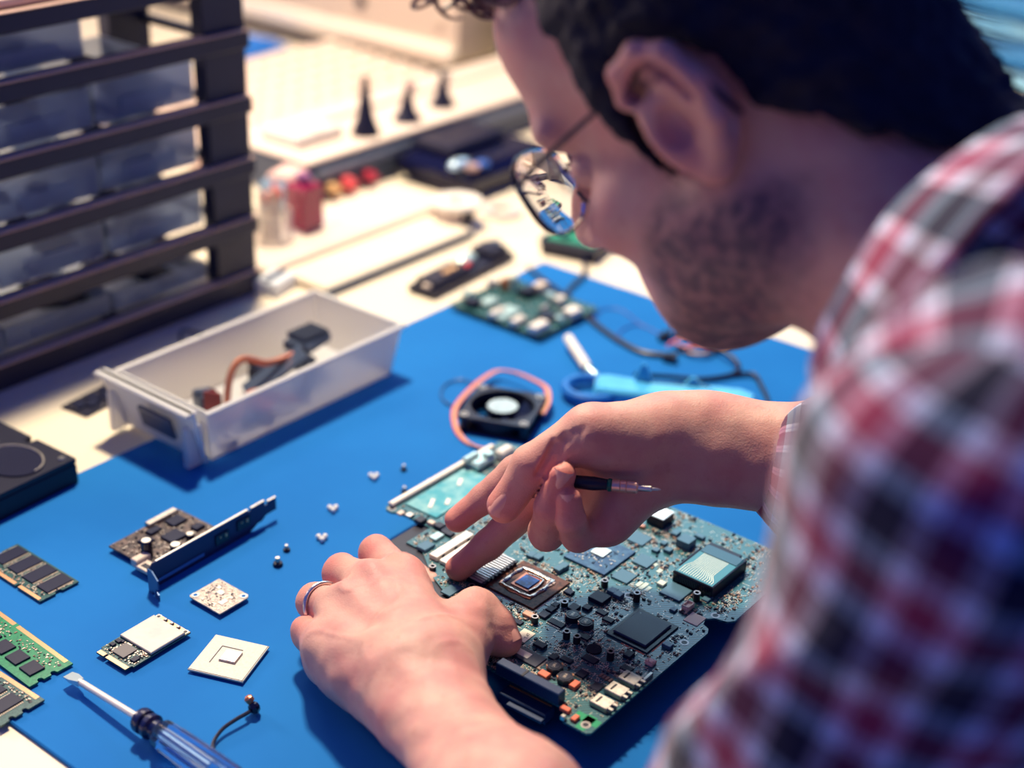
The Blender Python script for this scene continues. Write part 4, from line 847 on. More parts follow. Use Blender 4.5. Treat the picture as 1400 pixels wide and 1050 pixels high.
# memory chip with a cream label
x, y = bl(720.7, 896, 1.2); keep.append((x, y, 6, 11))
b = MB(); b.box(0, 0, 0, 11, 21.5, 1.3, 0.25); o = b.build('memory_chip', mat('slate_chip', (0.035, 0.04, 0.075), 0.4), mb, loc=(x*MM, y*MM, Z0*MM))
b = MB(); b.box(0, 4, 1.3, 5.2, 12, 0.12); b.build('cream_label', M_PAPER, o)
b = MB()
for s_ in (-1, 1):
    for j in range(9): b.box(-4.4+j*1.1, s_*11.4, 0, 0.6, 1.4, 0.4)
o2 = b.build('solder_leads', M_SOLD, o); o2['kind'] = 'stuff'
# sticker
x, y = bl(717, 868.5, 0.5); keep.append((x, y, 6, 6))
b = MB(); b.box(0, 0, 0, 11.5, 8.5, 0.2); st = b.build('paper_sticker', M_PAPER, mb, loc=(x*MM, y*MM, (Z0+0.25)*MM), rot=(0, 0, -0.12+0.15))
text('handwriting', 'T-87', 3.0, M_NAVY, st, (0.6, -1.8, 0.22), rz=0.25); text('handwriting', '1', 3.0, M_NAVY, st, (-1.5, 2.2, 0.22), rz=0.25)
# white small package labels
chip(950, 846, 11, 10, 0.5, M_PAPER, 'label_plate', 0.1); chip(905, 778+18, 5, 5, 2.2, mat('pale_package', (0.62, 0.70, 0.62), 0.4), 'pale_package')
for (px, py, sv, su) in ((880, 790+11, 9, 3), (874, 798, 6, 3), (886, 805, 6, 2.6), (902, 780, 5, 3), (896, 772, 4, 2.5)): chip(px, py, sv, su, 0.3, mat('pale_pad', (0.55, 0.65, 0.58), 0.35), 'pad', 0.05)
# inductors
M_IND = mat('inductor_black', (0.010, 0.013, 0.035), 0.4); M_INDT = mat('inductor_top', (0.022, 0.028, 0.06), 0.35)
for (px, py) in ((783.5, 839), (801, 849), (758.5, 908.5), (773, 923.5)):
    x, y = bl(px, py, 4.2); keep.append((x, y, 5.2, 5.2))
    b = MB(); b.prism([(5*math.cos(k*PI/4+PI/8)*(1.05), 5*math.sin(k*PI/4+PI/8)*1.05) for k in range(8)], 0, 3.4); o = b.build('inductor', M_IND, mb, loc=(x*MM, y*MM, Z0*MM))
    b = MB(); b.lathe([(4.6, 3.4), (4.6, 3.9), (3.9, 3.9), (3.7, 3.6), (3.4, 3.6), (3.3, 4.0), (0.1, 4.1)], 0, 0, 22); b.build('coil_top', M_INDT, o)
    b = MB(); b.tube([(-3.2, 3.6, 3.9), (-3.9, 2.6, 4.2), (-4.6, 2.4, 3.0)], 0.5, 6, smooth=3); b.tube([(3.2, -3.6, 3.9), (3.9, -2.6, 4.2), (4.6, -2.4, 3.0)], 0.5, 6, smooth=3); b.build('coil_end', M_GOLD, o)
    text('marking', '3R6', 2.6, M_SOLD, o, (0, 0, 4.12), rz=0.25)
# orange capacitors
for (px, py, sv, su, h) in ((744, 920, 5, 6.5, 2.8), (786, 934, 6.5, 4.2, 2.8), (773.5, 967.5, 3.6, 6, 2.4), (786.5, 980, 5.2, 3.2, 2.2)): chip(px, py, sv, su, h, M_ORANGE, 'orange_capacitor', 0.3)
chip(723, 838.5, 4.5, 7, 2.2, mat('pale_orange', (0.70, 0.34, 0.24), 0.5), 'pale_capacitor')
for k in range(4): chip(822+k*4.2, 922+k*2.4, 3.4, 1.6, 1.0, M_CER, 'brown_capacitor', 0.15)
chip(877, 717.5, 3.5, 5.5, 2, M_COPPER, 'copper_capacitor')
# standoffs and plated holes
M_TUBE = mat('standoff_metal', (0.30, 0.27, 0.28), 0.4, 0.8)
for (px, py, h) in ((772, 822.5, 3), (731.4, 843, 4.5), (775, 863, 5), (789, 869.5, 5), (835, 890.5, 6), (827, 793.5, 4.5), (871, 810.5, 6), (953, 810.5, 6), (591.5, 774, 2.5), (645, 800.5, 2.0), (816-19, 0, 0)):
    if not py: continue
    x, y = bl(px, py, h); keep.append((x, y, 2.6, 2.6))
    b = MB(); b.ringtube(0, 0, 0, 2.3, 1.3, h, 16); o = b.build('standoff', mat('standoff_side', (0.05, 0.05, 0.07), 0.35, 0.8), mb, loc=(x*MM, y*MM, Z0*MM))
    b = MB(); b.ringtube(0, 0, h, 2.35, 1.35, 0.3, 16); b.build('bright_rim', M_TUBE, o); b = MB(); b.cyl(0, 0, 0.2, 1.3, 0.1, 12); b.build('bore', M_NAVY, o)
for (px, py) in ((859, 814), (935.5, 878.5), (978, 841.5), (800.7, 991), (536, 695)):
    x, y = bl(px, py, 0); keep.append((x, y, 3.4, 3.4))
    b = MB(); b.ringtube(0, 0, 0, 3.0, 1.8, 0.12, 18); o = b.build('mounting_ring', M_TUBE, mb, loc=(x*MM, y*MM, Z0*MM)); b = MB(); b.cyl(0, 0, 0, 1.8, 0.06, 14); b.build('hole', M_NAVY, o)
# black foam dot
x, y = bl(812, 887, 1); keep.append((x, y, 5, 5)); b = MB(); b.cyl(0, 0, 0, 4.9, 1.2, 24, c=0.2); b.build('foam_dot', mat('black_foam', (0.010, 0.011, 0.022), 0.95, bump=(1800, 0.6, 0.0005)), mb, loc=(x*MM, y*MM, Z0*MM))
# small cream connectors
x, y = bl(941, 825, 4); keep.append((x, y, 4, 3.5)); b = MB(); b.box(0, 0, 0, 7.5, 5, 2.6, 0.4); b.box(0, -2.2, 2.6, 7.5, 0.8, 1.2); b.box(0, 2.2, 2.6, 7.5, 0.8, 1.2); b.box(-3.4, 0, 2.6, 0.8, 5, 1.2); b.box(3.4, 0, 2.6, .8, 5, 1.2); o = b.build('cream_connector', mat('pinkish_cream', (0.78, 0.62, 0.52), 0.5), mb, loc=(x*MM, y*MM, Z0*MM))
b = MB(); b.box(-5, 2, 0, 3, 1.6, 1.4, 0.3); b.box(-5, -2, 0, 3, 1.6, 1.4, 0.3); b.build('connector_foot', M_SOLD, o)
x, y = bl(890, 902, 3); keep.append((x, y, 3.5, 3.5)); b = MB(); b.box(0, 0, 0, 5.5, 5, 2.2, 0.4); b.box(-1.6, 1.5, 2.2, 2, 1.8, 1.4, 0.3); b.box(-1.6, -1.5, 2.2, 2, 1.8, 1.4, 0.3); b.build('cream_clip', mat('pinkish_cream2', (0.82, 0.55, 0.46), 0.5), mb, loc=(x*MM, y*MM, Z0*MM))
chip(885.5, 924, 9, 1.8, 2.5, M_STEEL, 'silver_tab', 0.2)
# silver ports along the front edge
for (px, py) in ((862, 925), (844, 940.5), (824, 957.5)):
    x, y = bl(px, py, 4); keep.append((x, y, 6, 7.5))
    b = MB(); b.box(0, 0, 0, 9.5, 12, 3.6, 0.4); o = b.build('silver_port', M_DULL, mb, loc=(x*MM, y*MM, Z0*MM))
    b = MB(); b.box(-2.4, -7.2, 2.4, 2, 3.4, 1.0, 0.2); b.box(2.4, -7.2, 2.4, 2, 3.4, 1.0, 0.2); b.box(0, -6.4, 0.2, 7, 1.2, 1.6, 0.2); b.build('spring_tab', M_DULL, o)
    b = MB(); b.box(0, 2.5, 3.6, 6, 1.2, 0.2); b.build('slot', M_NAVY, o)
# usb block on the far edge
x, y = bl(903, 700.5, 8); keep.append((x, y, 8, 8))
b = MB(); b.box(0, 0, 0, 13.5, 13.5, 7.4, 0.5); o = b.build('socket_block', M_NAVY, mb, loc=(x*MM, y*MM, Z0*MM))
b = MB(); b.box(0, 0, 7.4, 13.9, 13.9, 0.6, 0.2); tt = b.build('silver_top', mat('bright_tin', (0.86, 0.82, 0.74), 0.3, 0.6), o)
b = MB(); b.box(-2, -3, 8.0, 3.5, 1.4, 0.1); b.box(-2, 3, 8.0, 3.5, 1.4, 0.1); b.box(3, 0, 8, 1.4, 6, .1); b.build('spring_slot', mat('pale_blue_slot', (0.25, 0.5, 0.55), 0.4), o)
# big socket block with printed film
HB = 9.0
q = [bl(917.5, 779, HB), bl(978, 803.5, HB), bl(1012, 771, HB), bl(978, 737, HB)]
cx = sum(p[0] for p in q)/4; cy = sum(p[1] for p in q)/4
sv = (abs(q[0][0]-q[3][0])+abs(q[1][0]-q[2][0]))/2; su = (abs(q[0][1]-q[1][1])+abs(q[3][1]-q[2][1]))/2
keep.append((cx, cy, sv/2+1, su/2+1))
b = MB(); b.box(0, 0, 0, sv, su, HB-0.4, 0.4); o = b.build('card_socket', M_NAVY, mb, loc=(cx*MM, cy*MM, Z0*MM))
b = MB(); b.box(-1, 0, HB-0.4, sv-3, su-2, 0.4, 0.1); fm = b.build('film', mat('teal_film', (0.05, 0.25, 0.36), 0.5), o)
b = MB(); b.box(sv*0.34, 0, HB, sv*0.24, su-3, 0.5, 0.1); b.build('dark_end', mat('blue_grey_end', (0.035, 0.12, 0.20), 0.4), o)
b = MB(); nn = 15
for k in range(nn):
    y0 = -su/2+3+k*(su-6)/(nn-1); yk = y0*0.74+1.0; x0 = -sv/2+2.0; x1 = sv*0.21
    kx = x0+3+0.38*k
    P_ = [(x0, y0), (kx, y0), (kx+6, yk), (x1, yk)]
    for a_, b_ in zip(P_[:-1], P_[1:]):
        dx, dy = b_[0]-a_[0], b_[1]-a_[1]; l = math.hypot(dx, dy); b.box((a_[0]+b_[0])/2, (a_[1]+b_[1])/2, HB, l+0.15, 0.5, 0.14, rz=math.atan2(dy, dx))
o2 = b.build('printed_traces', mat('pale_trace', (0.74, 0.80, 0.70), 0.35), o); o2['kind'] = 'stuff'
b = MB()
for k in range(22): b.box(-sv/2-0.3, -su/2+1.5+k*(su-3)/21, 0.6, 0.5, 0.7, HB-2.4)
o2 = b.build('side_ribs', M_NAVYG, o); o2['kind'] = 'stuff'
b = MB(); b.box(sv/2+2, su*0.1, HB-2, 4, su*0.8, 1.0, 0.3); b.box(0, su/2+0.8, HB-1.4, sv*0.6, 1.4, 1.0, 0.3); b.build('outer_frame', M_NAVY, o)
# long silver socket bars under the finger
for (pa, pb, w_, h_) in (((590, 757), (645, 730), 7, 3.6), ((603, 765), (660, 737), 6.5, 3.0)):
    xa, ya = bl(*pa, h_); xb, yb = bl(*pb, h_); l = abs(xb-xa)+2; cx, cy = (xa+xb)/2, (ya+yb)/2
    keep.append((cx, cy, l/2+1, w_/2+1))
    b = MB(); b.box(0, 0, 0, l, w_, h_, 0.4); o = b.build('socket_bar', mat('pale_bar', (0.80, 0.72, 0.64), 0.4, 0.4), mb, loc=(cx*MM, cy*MM, Z0*MM))
    b = MB()
    for k in range(3): b.box(-l/2+6+k*(l-12)/2, -w_/2-0.2, 1, 2.4, 0.6, h_-1.4)
    b.build('latch', M_NAVY, o)
# ribbed socket
xa, ya = bl(650, 790, 4.5); xb, yb = bl(695, 764, 4.5); l = xb-xa+4; cx, cy = (xa+xb)/2, (ya+yb)/2
keep.append((cx, cy, l/2+2, 8))
b = MB(); b.box(0, 0, 0, l, 13.5, 4.2, 0.4); o = b.build('ribbed_socket', M_NAVY, mb, loc=(cx*MM, cy*MM, Z0*MM))
b = MB()
for k in range(15): b.box(-l/2+0.8+k*(l-1.6)/14, 0.5, 4.2, (l-1.6)/14*0.55, 12, 0.5)
o2 = b.build('ribs', mat('pale_ribs', (0.55, 0.52, 0.52), 0.35, 0.5), o); o2['kind'] = 'stuff'
b = MB()
for k in range(9): b.box(-l/2+1.5+k*(l-3)/8, -7.2, 3.2, 1.6, 1, 1.2)
b.build('teeth', M_NAVY, o)
# long black edge connectors, their blue sheen put into the colour
M_EDGE = mat('edge_connector_plastic', (0.012, 0.035, 0.11), 0.38, bump=(800, 0.2, 0.0003))
def edgebar(pa, pb, w_, h_, zbase, nm, gap=None):
    va, ua = vu(pa[0], pa[1], BH-Z0+zbase+h_); vb, ub = vu(pb[0], pb[1], BH-Z0+zbase+h_)
    cx, cy = (va+vb)/2-BV, (ua+ub)/2-BU; l = math.hypot(vb-va, ub-ua); an = math.atan2(ub-ua, vb-va)
    keep.append((cx, cy, w_/2+1, l/2+1))
    b = MB(); b.box(0, 0, 0, l, w_, h_, 0.5)
    o = b.build(nm, M_EDGE, mb, loc=(cx*MM, cy*MM, zbase*MM), rot=(0, 0, an)); return o, l
o, l = edgebar((683, 902), (768.5, 946), 6.5, 8.5, Z0, 'edge_connector')
b = MB(); b.box(-l/2+19, 0, 8.5, 1.6, 6.6, 0.3); b.build('split', M_NAVY, o)
o, l = edgebar((688, 941), (752, 973), 9.5, 7, -12, 'lower_connector')
b = MB(); b.box(4, -6.5, 3, l*0.75, 4, 2, 0.3); b.build('connector_lip', M_EDGE, o); b = MB(); b.box(0, 4.2, 7, l*0.9, 1.0, 0.8); b.build('gold_row', M_GOLD, o)
chip(770.5, 978, 2.6, 2.6, 3, M_STEEL, 'silver_pin')
# arm at the far left: bright strip, teal sheet, bracket, mounting hole
xa, ya = 634-BV, 597-BU
b = MB(); b.box(690-BV, 597.5-BU, Z0, 112, 4.5, 3.2, 0.8); b.build('cream_strip', mat('cream_strip_plastic', (0.84, 0.78, 0.68), 0.4), mb); keep.append((690-BV, 597.5-BU, 57, 3.5))
b = MB(); b.box(676-BV, 578-BU, Z0, 66, 28, 1.0, 0.3, 0.02); o = b.build('teal_sheet', mat('teal_sheet', (0.05, 0.32, 0.38), 0.28, var=(90, (0.30, 0.52, 0.50), 0.8)), mb); keep.append((676-BV, 578-BU, 34, 15))
for k, (x_, y_, s_) in enumerate(((655, 578, 12), (664, 571, 8), (690, 582, 10))):
    b = MB(); b.box(x_-BV, y_-BU, Z0+1.0, s_, 3, 0.4, 0.1, 0.5); b.build('white_patch', M_WHITE, o)
x, y = bl(656, 622, 8); b = MB(); b.box(0, 0, 0, 20, 14, 6, 1.5); b.box(-6, 4, 6, 14, 5, 3, 1); b.cyl(6, -3, 6, 4, 3, 14, c=0.6); o = b.build('corner_bracket', M_PALE, mb, loc=(x*MM, y*MM, Z0*MM)); keep.append((x, y, 11, 8))
x, y = bl(690, 609, 10); b = MB(); b.box(0, 0, 0, 14, 8, 8, 1.5); b.build('white_block', M_WHITE, mb, loc=(x*MM, y*MM, Z0*MM)); keep.append((x, y, 8, 5))
x, y = bl(588, 658, 2); b = MB(); b.cyl(0, 0, 0, 2, 3, 12); b.build('white_dot', M_WHITE, mb, loc=(x*MM, y*MM, Z0*MM))
for (px, py, sv, su, h, m_) in ((575, 709, 7, 6, 3, M_NAVY), (601, 717, 6, 6, 3, M_NAVY), (560, 703, 5, 5, 2, M_DULL), (590, 713, 4, 5, 2.5, M_CREAMP), (612, 727, 5, 9, 2, M_NAVY), (597, 732, 9, 6, 2, M_PALE), (548, 700, 5, 4, 2, M_CREAMP)): chip(px, py, sv, su, h, m_)
# green solder-mask corners
for (px, py, sv, su) in ((792, 996, 14, 6), (806, 985, 6, 16)):
    x, y = bl(px, py, 0); x = max(x, 532.5-BV+sv/2); y = max(y, 352.5-BU+su/2); b = MB(); b.box(x, y, Z0, sv, su, 0.05); b.build('green_corner', GREENB, mb); keep.append((x, y, sv/2, su/2))
# the countless tiny soldered parts
from_outline = outline
def inside(x, y):
    c_ = False; n_ = len(outline); j = n_-1
    for i in range(n_):
        xi, yi = outline[i]; xj, yj = outline[j]
        if (yi > y) != (yj > y) and x < (xj-xi)*(y-yi)/(yj-yi)+xi: c_ = not c_
        j = i
    return c_
b = MB(); cnt = 0; tries = 0; r8 = random.Random(21)
clusters = [(r8.uniform(-112, 115), r8.uniform(-116, 126), r8.random() < 0.5) for _ in range(260)]
while cnt < 6500 and tries < 70000:
    tries += 1
    c_ = r8.choice(clusters); 
    if r8.random() < 0.75: x = c_[0]+r8.gauss(0, 3.5); y = c_[1]+r8.gauss(0, 3.5)
    else: x = r8.uniform(-114, 116); y = r8.uniform(-117, 128)
    x = round(x/0.75)*0.75; y = round(y/0.75)*0.75
    if not inside(x, y) or not inside(x+1.4, y) or not inside(x-1.4, y) or not inside(x, y-1.6) or not inside(x, y+1.4): continue
    if any(abs(x-q[0]) < q[2]+0.5 and abs(y-q[1]) < q[3]+0.5 for q in keep): continue
    p = r8.random()
    if p < 0.5:      # resistor: dark body, two bright ends
        l = r8.choice((1.0, 1.6)); h = 0.35
        if c_[2]: b.box(x, y, Z0, l*0.5, l*0.5, h, mi=1); b.box(x-l*.4, y, Z0, l*.3, l*.5, h+.05, mi=0); b.box(x+l*.4, y, Z0, l*.3, l*.5, h+.05, mi=0)
        else: b.box(x, y, Z0, l*0.5, l*0.5, h, mi=1); b.box(x, y-l*.4, Z0, l*.5, l*.3, h+.05, mi=0); b.box(x, y+l*.4, Z0, l*.5, l*.3, h+.05, mi=0)
    elif p < 0.75: b.box(x, y, Z0, 0.7, 0.7, 0.06, mi=0)
    elif p < 0.88: b.box(x, y, Z0, *r8.choice(((1.6, 0.9), (0.9, 1.6), (2.2, 1.3), (1.3, 2.2))), r8.uniform(0.5, 1.1), mi=r8.choice((1, 1, 2)))
    else: b.box(x, y, Z0, *r8.choice(((3.5, 0.35), (0.35, 3.5), (2.5, 0.3))), 0.05, mi=0)
    cnt += 1
o = b.build('tiny_components', [mat('solder_cream', (0.74, 0.64, 0.52), 0.35, 0.3), M_CHIP, M_CER], mb); o['kind'] = 'stuff'
# feet of the board: connectors soldered to its underside reach the mat
for (x, y, sx, sy) in ((-80, -96, 26, 12), (100, -60, 18, 40), (90, 70, 24, 30), (20, 96, 40, 14), (-30, 10, 36, 36)):
    b = MB(); b.box(x, y, -(BH-1.4-MT), sx, sy, BH-1.4-MT, 0.8); b.build('underside_socket', M_NAVY, mb)
b = MB(); b.box(10, 0, -3, 190, 200, 3, 0.5); b.build('underside_shield', M_NAVY, mb)
# ================================================================== signed distance modelling for the person
class Field:
    def __init__(s, lo, hi, h):
        s.h = h; s.lo = np.array(lo, float); s.n = np.ceil((np.array(hi)-s.lo)/h).astype(int)+1
        s.ax = [(s.lo[i]+h*np.arange(s.n[i])).astype(np.float32) for i in range(3)]
        s.a = np.full(s.n, 1.0, np.float32)
    def new(s):
        f = Field.__new__(Field); f.h, f.lo, f.n, f.ax = s.h, s.lo, s.n, s.ax; f.a = np.full(s.n, 1.0, np.float32); return f
    def _win(s, lo, hi):
        i0 = np.clip(((np.array(lo)-s.lo)/s.h).astype(int), 0, s.n); i1 = np.clip(((np.array(hi)-s.lo)/s.h).astype(int)+2, 0, s.n)
        sl = tuple(slice(a, b) for a, b in zip(i0, i1)); g = np.ix_(*[s.ax[i][sl[i]] for i in range(3)]); return sl, g
    def put(s, sl, d, k, sub=False):
        a = s.a[sl]
        if sub:
            d = -d
            if k > 0: hh = np.maximum(k-np.abs(a-d), 0)/k; s.a[sl] = np.maximum(a, d)+hh*hh*k*0.25
            else: s.a[sl] = np.maximum(a, d)
        else:
            if k > 0: hh = np.maximum(k-np.abs(a-d), 0)/k; s.a[sl] = np.minimum(a, d)-hh*hh*k*0.25
            else: s.a[sl] = np.minimum(a, d)
    def cone(s, a, b, r1, r2, k=0.0, sub=False, flat=None):
        a = np.array(a, float); b = np.array(b, float); m = max(r1, r2)+max(k, 0.004)+0.008
        sl, (X, Y, Z) = s._win(np.minimum(a, b)-m, np.maximum(a, b)+m)
        ab = b-a; L2 = float(ab@ab)+1e-12
        px, py, pz = X-a[0], Y-a[1], Z-a[2]
        t = np.clip((px*ab[0]+py*ab[1]+pz*ab[2])/L2, 0, 1)
        dx, dy, dz = px-t*ab[0], py-t*ab[1], pz-t*ab[2]
        q = dx*dx+dy*dy+dz*dz
        if flat is not None:                     # (direction, factor>1 squeezes along that direction)
            n, fac = np.array(flat[0], float), flat[1]; n = n/np.linalg.norm(n)
            w_ = dx*n[0]+dy*n[1]+dz*n[2]; q = q+(fac*fac-1)*w_*w_
        s.put(sl, np.sqrt(q)-(r1+(r2-r1)*t), k, sub); return s
    def chain(s, pts, rs, k=0.004, **kw):
        for i in range(len(pts)-1): s.cone(pts[i], pts[i+1], rs[i], rs[i+1], k if i else kw.get('k0', k))
        return s
    def ell(s, c, r, M=None, k=0.0, sub=False):
        c = np.array(c, float); r = np.array(r, float); m = r.max()+max(k, .004)+0.008
        sl, (X, Y, Z) = s._win(c-m, c+m)
        px, py, pz = X-c[0], Y-c[1], Z-c[2]
        if M is None: M = np.eye(3)
        u = [(px*M[i][0]+py*M[i][1]+pz*M[i][2])/r[i] for i in range(3)]
        k0 = np.sqrt(u[0]**2+u[1]**2+u[2]**2); k1 = np.sqrt((u[0]/r[0])**2+(u[1]/r[1])**2+(u[2]/r[2])**2)+1e-9
        s.put(sl, k0*(k0-1)/k1, k, sub); return s
    def merge(s, f, k):
        hh = np.maximum(k-np.abs(s.a-f.a), 0)/k if k > 0 else 0
        s.a = np.minimum(s.a, f.a)-(hh*hh*k*0.25 if k > 0 else 0); return s
    def mesh(s):
        a = s.a; ins = a < 0; nx, ny, nz = a.shape
        cnt = np.zeros((nx-1, ny-1, nz-1), np.int8)
        for dx in (0, 1):
            for dy in (0, 1):
                for dz in (0, 1): cnt += ins[dx:nx-1+dx, dy:ny-1+dy, dz:nz-1+dz]
        act = (cnt > 0) & (cnt < 8); I = np.argwhere(act); idx = np.full(act.shape, -1, np.int64); idx[act] = np.arange(len(I))
        P = np.zeros((len(I), 3)); W = np.zeros(len(I))
        cor = [(x, y, z) for x in (0, 1) for y in (0, 1) for z in (0, 1)]
        for p in cor:
            for ax_ in range(3):
                if p[ax_]: continue
                q = list(p); q[ax_] = 1
                va = a[I[:, 0]+p[0], I[:, 1]+p[1], I[:, 2]+p[2]]; vb = a[I[:, 0]+q[0], I[:, 1]+q[1], I[:, 2]+q[2]]
                cr = (va < 0) != (vb < 0); t = np.where(cr, va/(va-vb+1e-20), 0)
                pt = np.array(p, float)[None, :].repeat(len(I), 0); pt[:, ax_] += t
                P += pt*cr[:, None]; W += cr
        P = (P/W[:, None]+I)*s.h+s.lo
        F = []
        for ax_ in range(3):
            o = [i for i in range(3) if i != ax_]
            sh = [slice(None)]*3; sh2 = [slice(None)]*3; sh[ax_] = slice(0, -1); sh2[ax_] = slice(1, None)
            e = ins[tuple(sh)] != ins[tuple(sh2)]
            E_ = np.argwhere(e); ok = (E_[:, o[0]] > 0) & (E_[:, o[1]] > 0) & (E_[:, o[0]] < a.shape[o[0]]-1) & (E_[:, o[1]] < a.shape[o[1]]-1); E_ = E_[ok]
            q = []
            for (d0, d1) in ((-1, -1), (0, -1), (0, 0), (-1, 0)):
                J = E_.copy(); J[:, o[0]] += d0; J[:, o[1]] += d1; q.append(idx[J[:, 0], J[:, 1], J[:, 2]])
            q = np.stack(q, 1); flip = ins[E_[:, 0], E_[:, 1], E_[:, 2]]
            if ax_ == 1: flip = ~flip
            q[~flip] = q[~flip][:, ::-1]; F.append(q)
        return P, np.concatenate(F)
def mesh_obj(name, V_, F_, m, parent, off=None, cols=None, uvs=None):
    off = np.array(off if off is not None else (0, 0, 0)); me = bpy.data.meshes.new(name)
    V2 = V_-off; me.vertices.add(len(V2)); me.vertices.foreach_set('co', V2.astype(np.float32).ravel())
    me.loops.add(len(F_)*4); me.loops.foreach_set('vertex_index', F_.ravel().astype(np.int32))
    me.polygons.add(len(F_)); me.polygons.foreach_set('loop_start', np.arange(0, len(F_)*4, 4, dtype=np.int32))
    me.update(calc_edges=True); me.materials.append(m)
    if cols is not None:
        at_ = me.attributes.new('tint', 'FLOAT_COLOR', 'POINT'); at_.data.foreach_set('color', cols.astype(np.float32).ravel())
    if uvs is not None:
        l = me.uv_layers.new(name='cloth'); l.data.foreach_set('uv', uvs.astype(np.float32).ravel())
    me.shade_smooth()
    o = bpy.data.objects.new(name, me); COL.objects.link(o); o.parent = parent; return o
def nz(P, sc, seed=0.0):
    return np.array([noise.noise(Vector((p[0]*sc+seed, p[1]*sc, p[2]*sc))) for p in P])
def displace(P, F_, amp):
    n = np.zeros_like(P); a_, b_, c_ = P[F_[:, 0]], P[F_[:, 1]], P[F_[:, 2]]; fn = np.cross(b_-a_, c_-a_)
    for i in range(4): np.add.at(n, F_[:, i], fn)
    n /= np.linalg.norm(n, axis=1)[:, None]+1e-12
    return P+n*amp[:, None]
# ------------------------------------------------------------------ head frame, read from the ear and the tilt of the face
Fh = -.695*RR-.369*UU+.617*VV; Fh /= np.linalg.norm(Fh)
Uh = -.535*RR+.839*UU-.101*VV; Uh -= Fh*(Uh@Fh); Uh /= np.linalg.norm(Uh)
Lh = np.cross(Uh, Fh)
Oh = ray(930, 170, .648)-Lh*.072
HM = np.array([Fh, Lh, Uh])
def hd(f, l, u): return Oh+Fh*f+Lh*l+Uh*u
NB = ray(1345, 400, .655); NS = ray(1360, 428, .585)                        # base of the neck
T0 = np.array([0, 0, DESK])
LS = ray(1350, 680, .455); LE = ray(960, 1470, .555); RS = T0+np.array([.275, .70, .31]); RE = T0+np.array([.385, .735, .115])
PEL = np.array([.49, .40, DESK-.14])
person = empty('person', (0.46, 0.36, 0), 0, 'person in a red and navy plaid shirt and glasses bending over the circuit board', 'person')
PO = (0.46, 0.36, 0)
# ------------------------------------------------------------------ skin
M_SKIN = bpy.data.materials.new('skin'); M_SKIN.use_nodes = True
nt = M_SKIN.node_tree; bs = nt.nodes['Principled BSDF']
at_ = nt.nodes.new('ShaderNodeAttribute'); at_.attribute_name = 'tint'
tc = nt.nodes.new('ShaderNodeTexCoord')
def noi(sc, det=4):
    n = nt.nodes.new('ShaderNodeTexNoise'); n.inputs['Scale'].default_value = sc; n.inputs['Detail'].default_value = det; nt.links.new(tc.outputs['Object'], n.inputs['Vector']); return n
na = noi(38); nb = noi(160); nc = noi(900, 3)
def mixc(fac, a_, b_, typ='MIX'):
    x = nt.nodes.new('ShaderNodeMix'); x.data_type = 'RGBA'; x.blend_type = typ
    for i, v_ in ((0, fac), (6, a_), (7, b_)):
        if hasattr(v_, 'is_output'): nt.links.new(v_, x.inputs[i])
        elif isinstance(v_, tuple): x.inputs[i].default_value = (*v_, 1)
        else: x.inputs[i].default_value = v_
    return x.outputs[2]
def rngm(src, a_, b_, lo=0.0, hi=1.0):
    r = nt.nodes.new('ShaderNodeMapRange'); r.inputs[1].default_value = a_; r.inputs[2].default_value = b_; r.inputs[3].default_value = lo; r.inputs[4].default_value = hi; nt.links.new(src, r.inputs[0]); return r.outputs[0]
base = mixc(rngm(na.outputs['Fac'], 0.38, 0.66), (0.62, 0.35, 0.29), (0.56, 0.25, 0.23))
base = mixc(rngm(nb.outputs['Fac'], 0.60, 0.78, 0, 0.35), base, (0.42, 0.16, 0.13))
sep = nt.nodes.new('ShaderNodeSeparateColor'); nt.links.new(at_.outputs['Color'], sep.inputs[0])
base = mixc(sep.outputs[0], base, (0.75, 0.17, 0.14))                         # red: flushed knuckles and fingertips
stub = nt.nodes.new('ShaderNodeMath'); stub.operation = 'MULTIPLY'; nt.links.new(sep.outputs[1], stub.inputs[0]); nt.links.new(rngm(nb.outputs['Fac'], 0.3, 0.6, 0.55, 1.0), stub.inputs[1])
base = mixc(stub.outputs[0], base, (0.035, 0.03, 0.06))                        # green: beard stubble
nt.links.new(base, bs.inputs['Base Color']); bs.inputs['Roughness'].default_value = 0.52; bs.inputs['Specular IOR Level'].default_value = 0.35
bs.inputs['Subsurface Weight'].default_value = 0.25; bs.inputs['Subsurface Radius'].default_value = (0.006, 0.002, 0.001); bs.inputs['Subsurface Scale'].default_value = 0.6
bp = nt.nodes.new('ShaderNodeBump'); bp.inputs['Strength'].default_value = 0.35; bp.inputs['Distance'].default_value = 0.0007
mxn = nt.nodes.new('ShaderNodeMath'); mxn.operation = 'ADD'; nt.links.new(nb.outputs['Fac'], mxn.inputs[0]); nt.links.new(nc.outputs['Fac'], mxn.inputs[1])
nt.links.new(mxn.outputs[0], bp.inputs['Height']); nt.links.new(bp.outputs[0], bs.inputs['Normal'])
parts = []
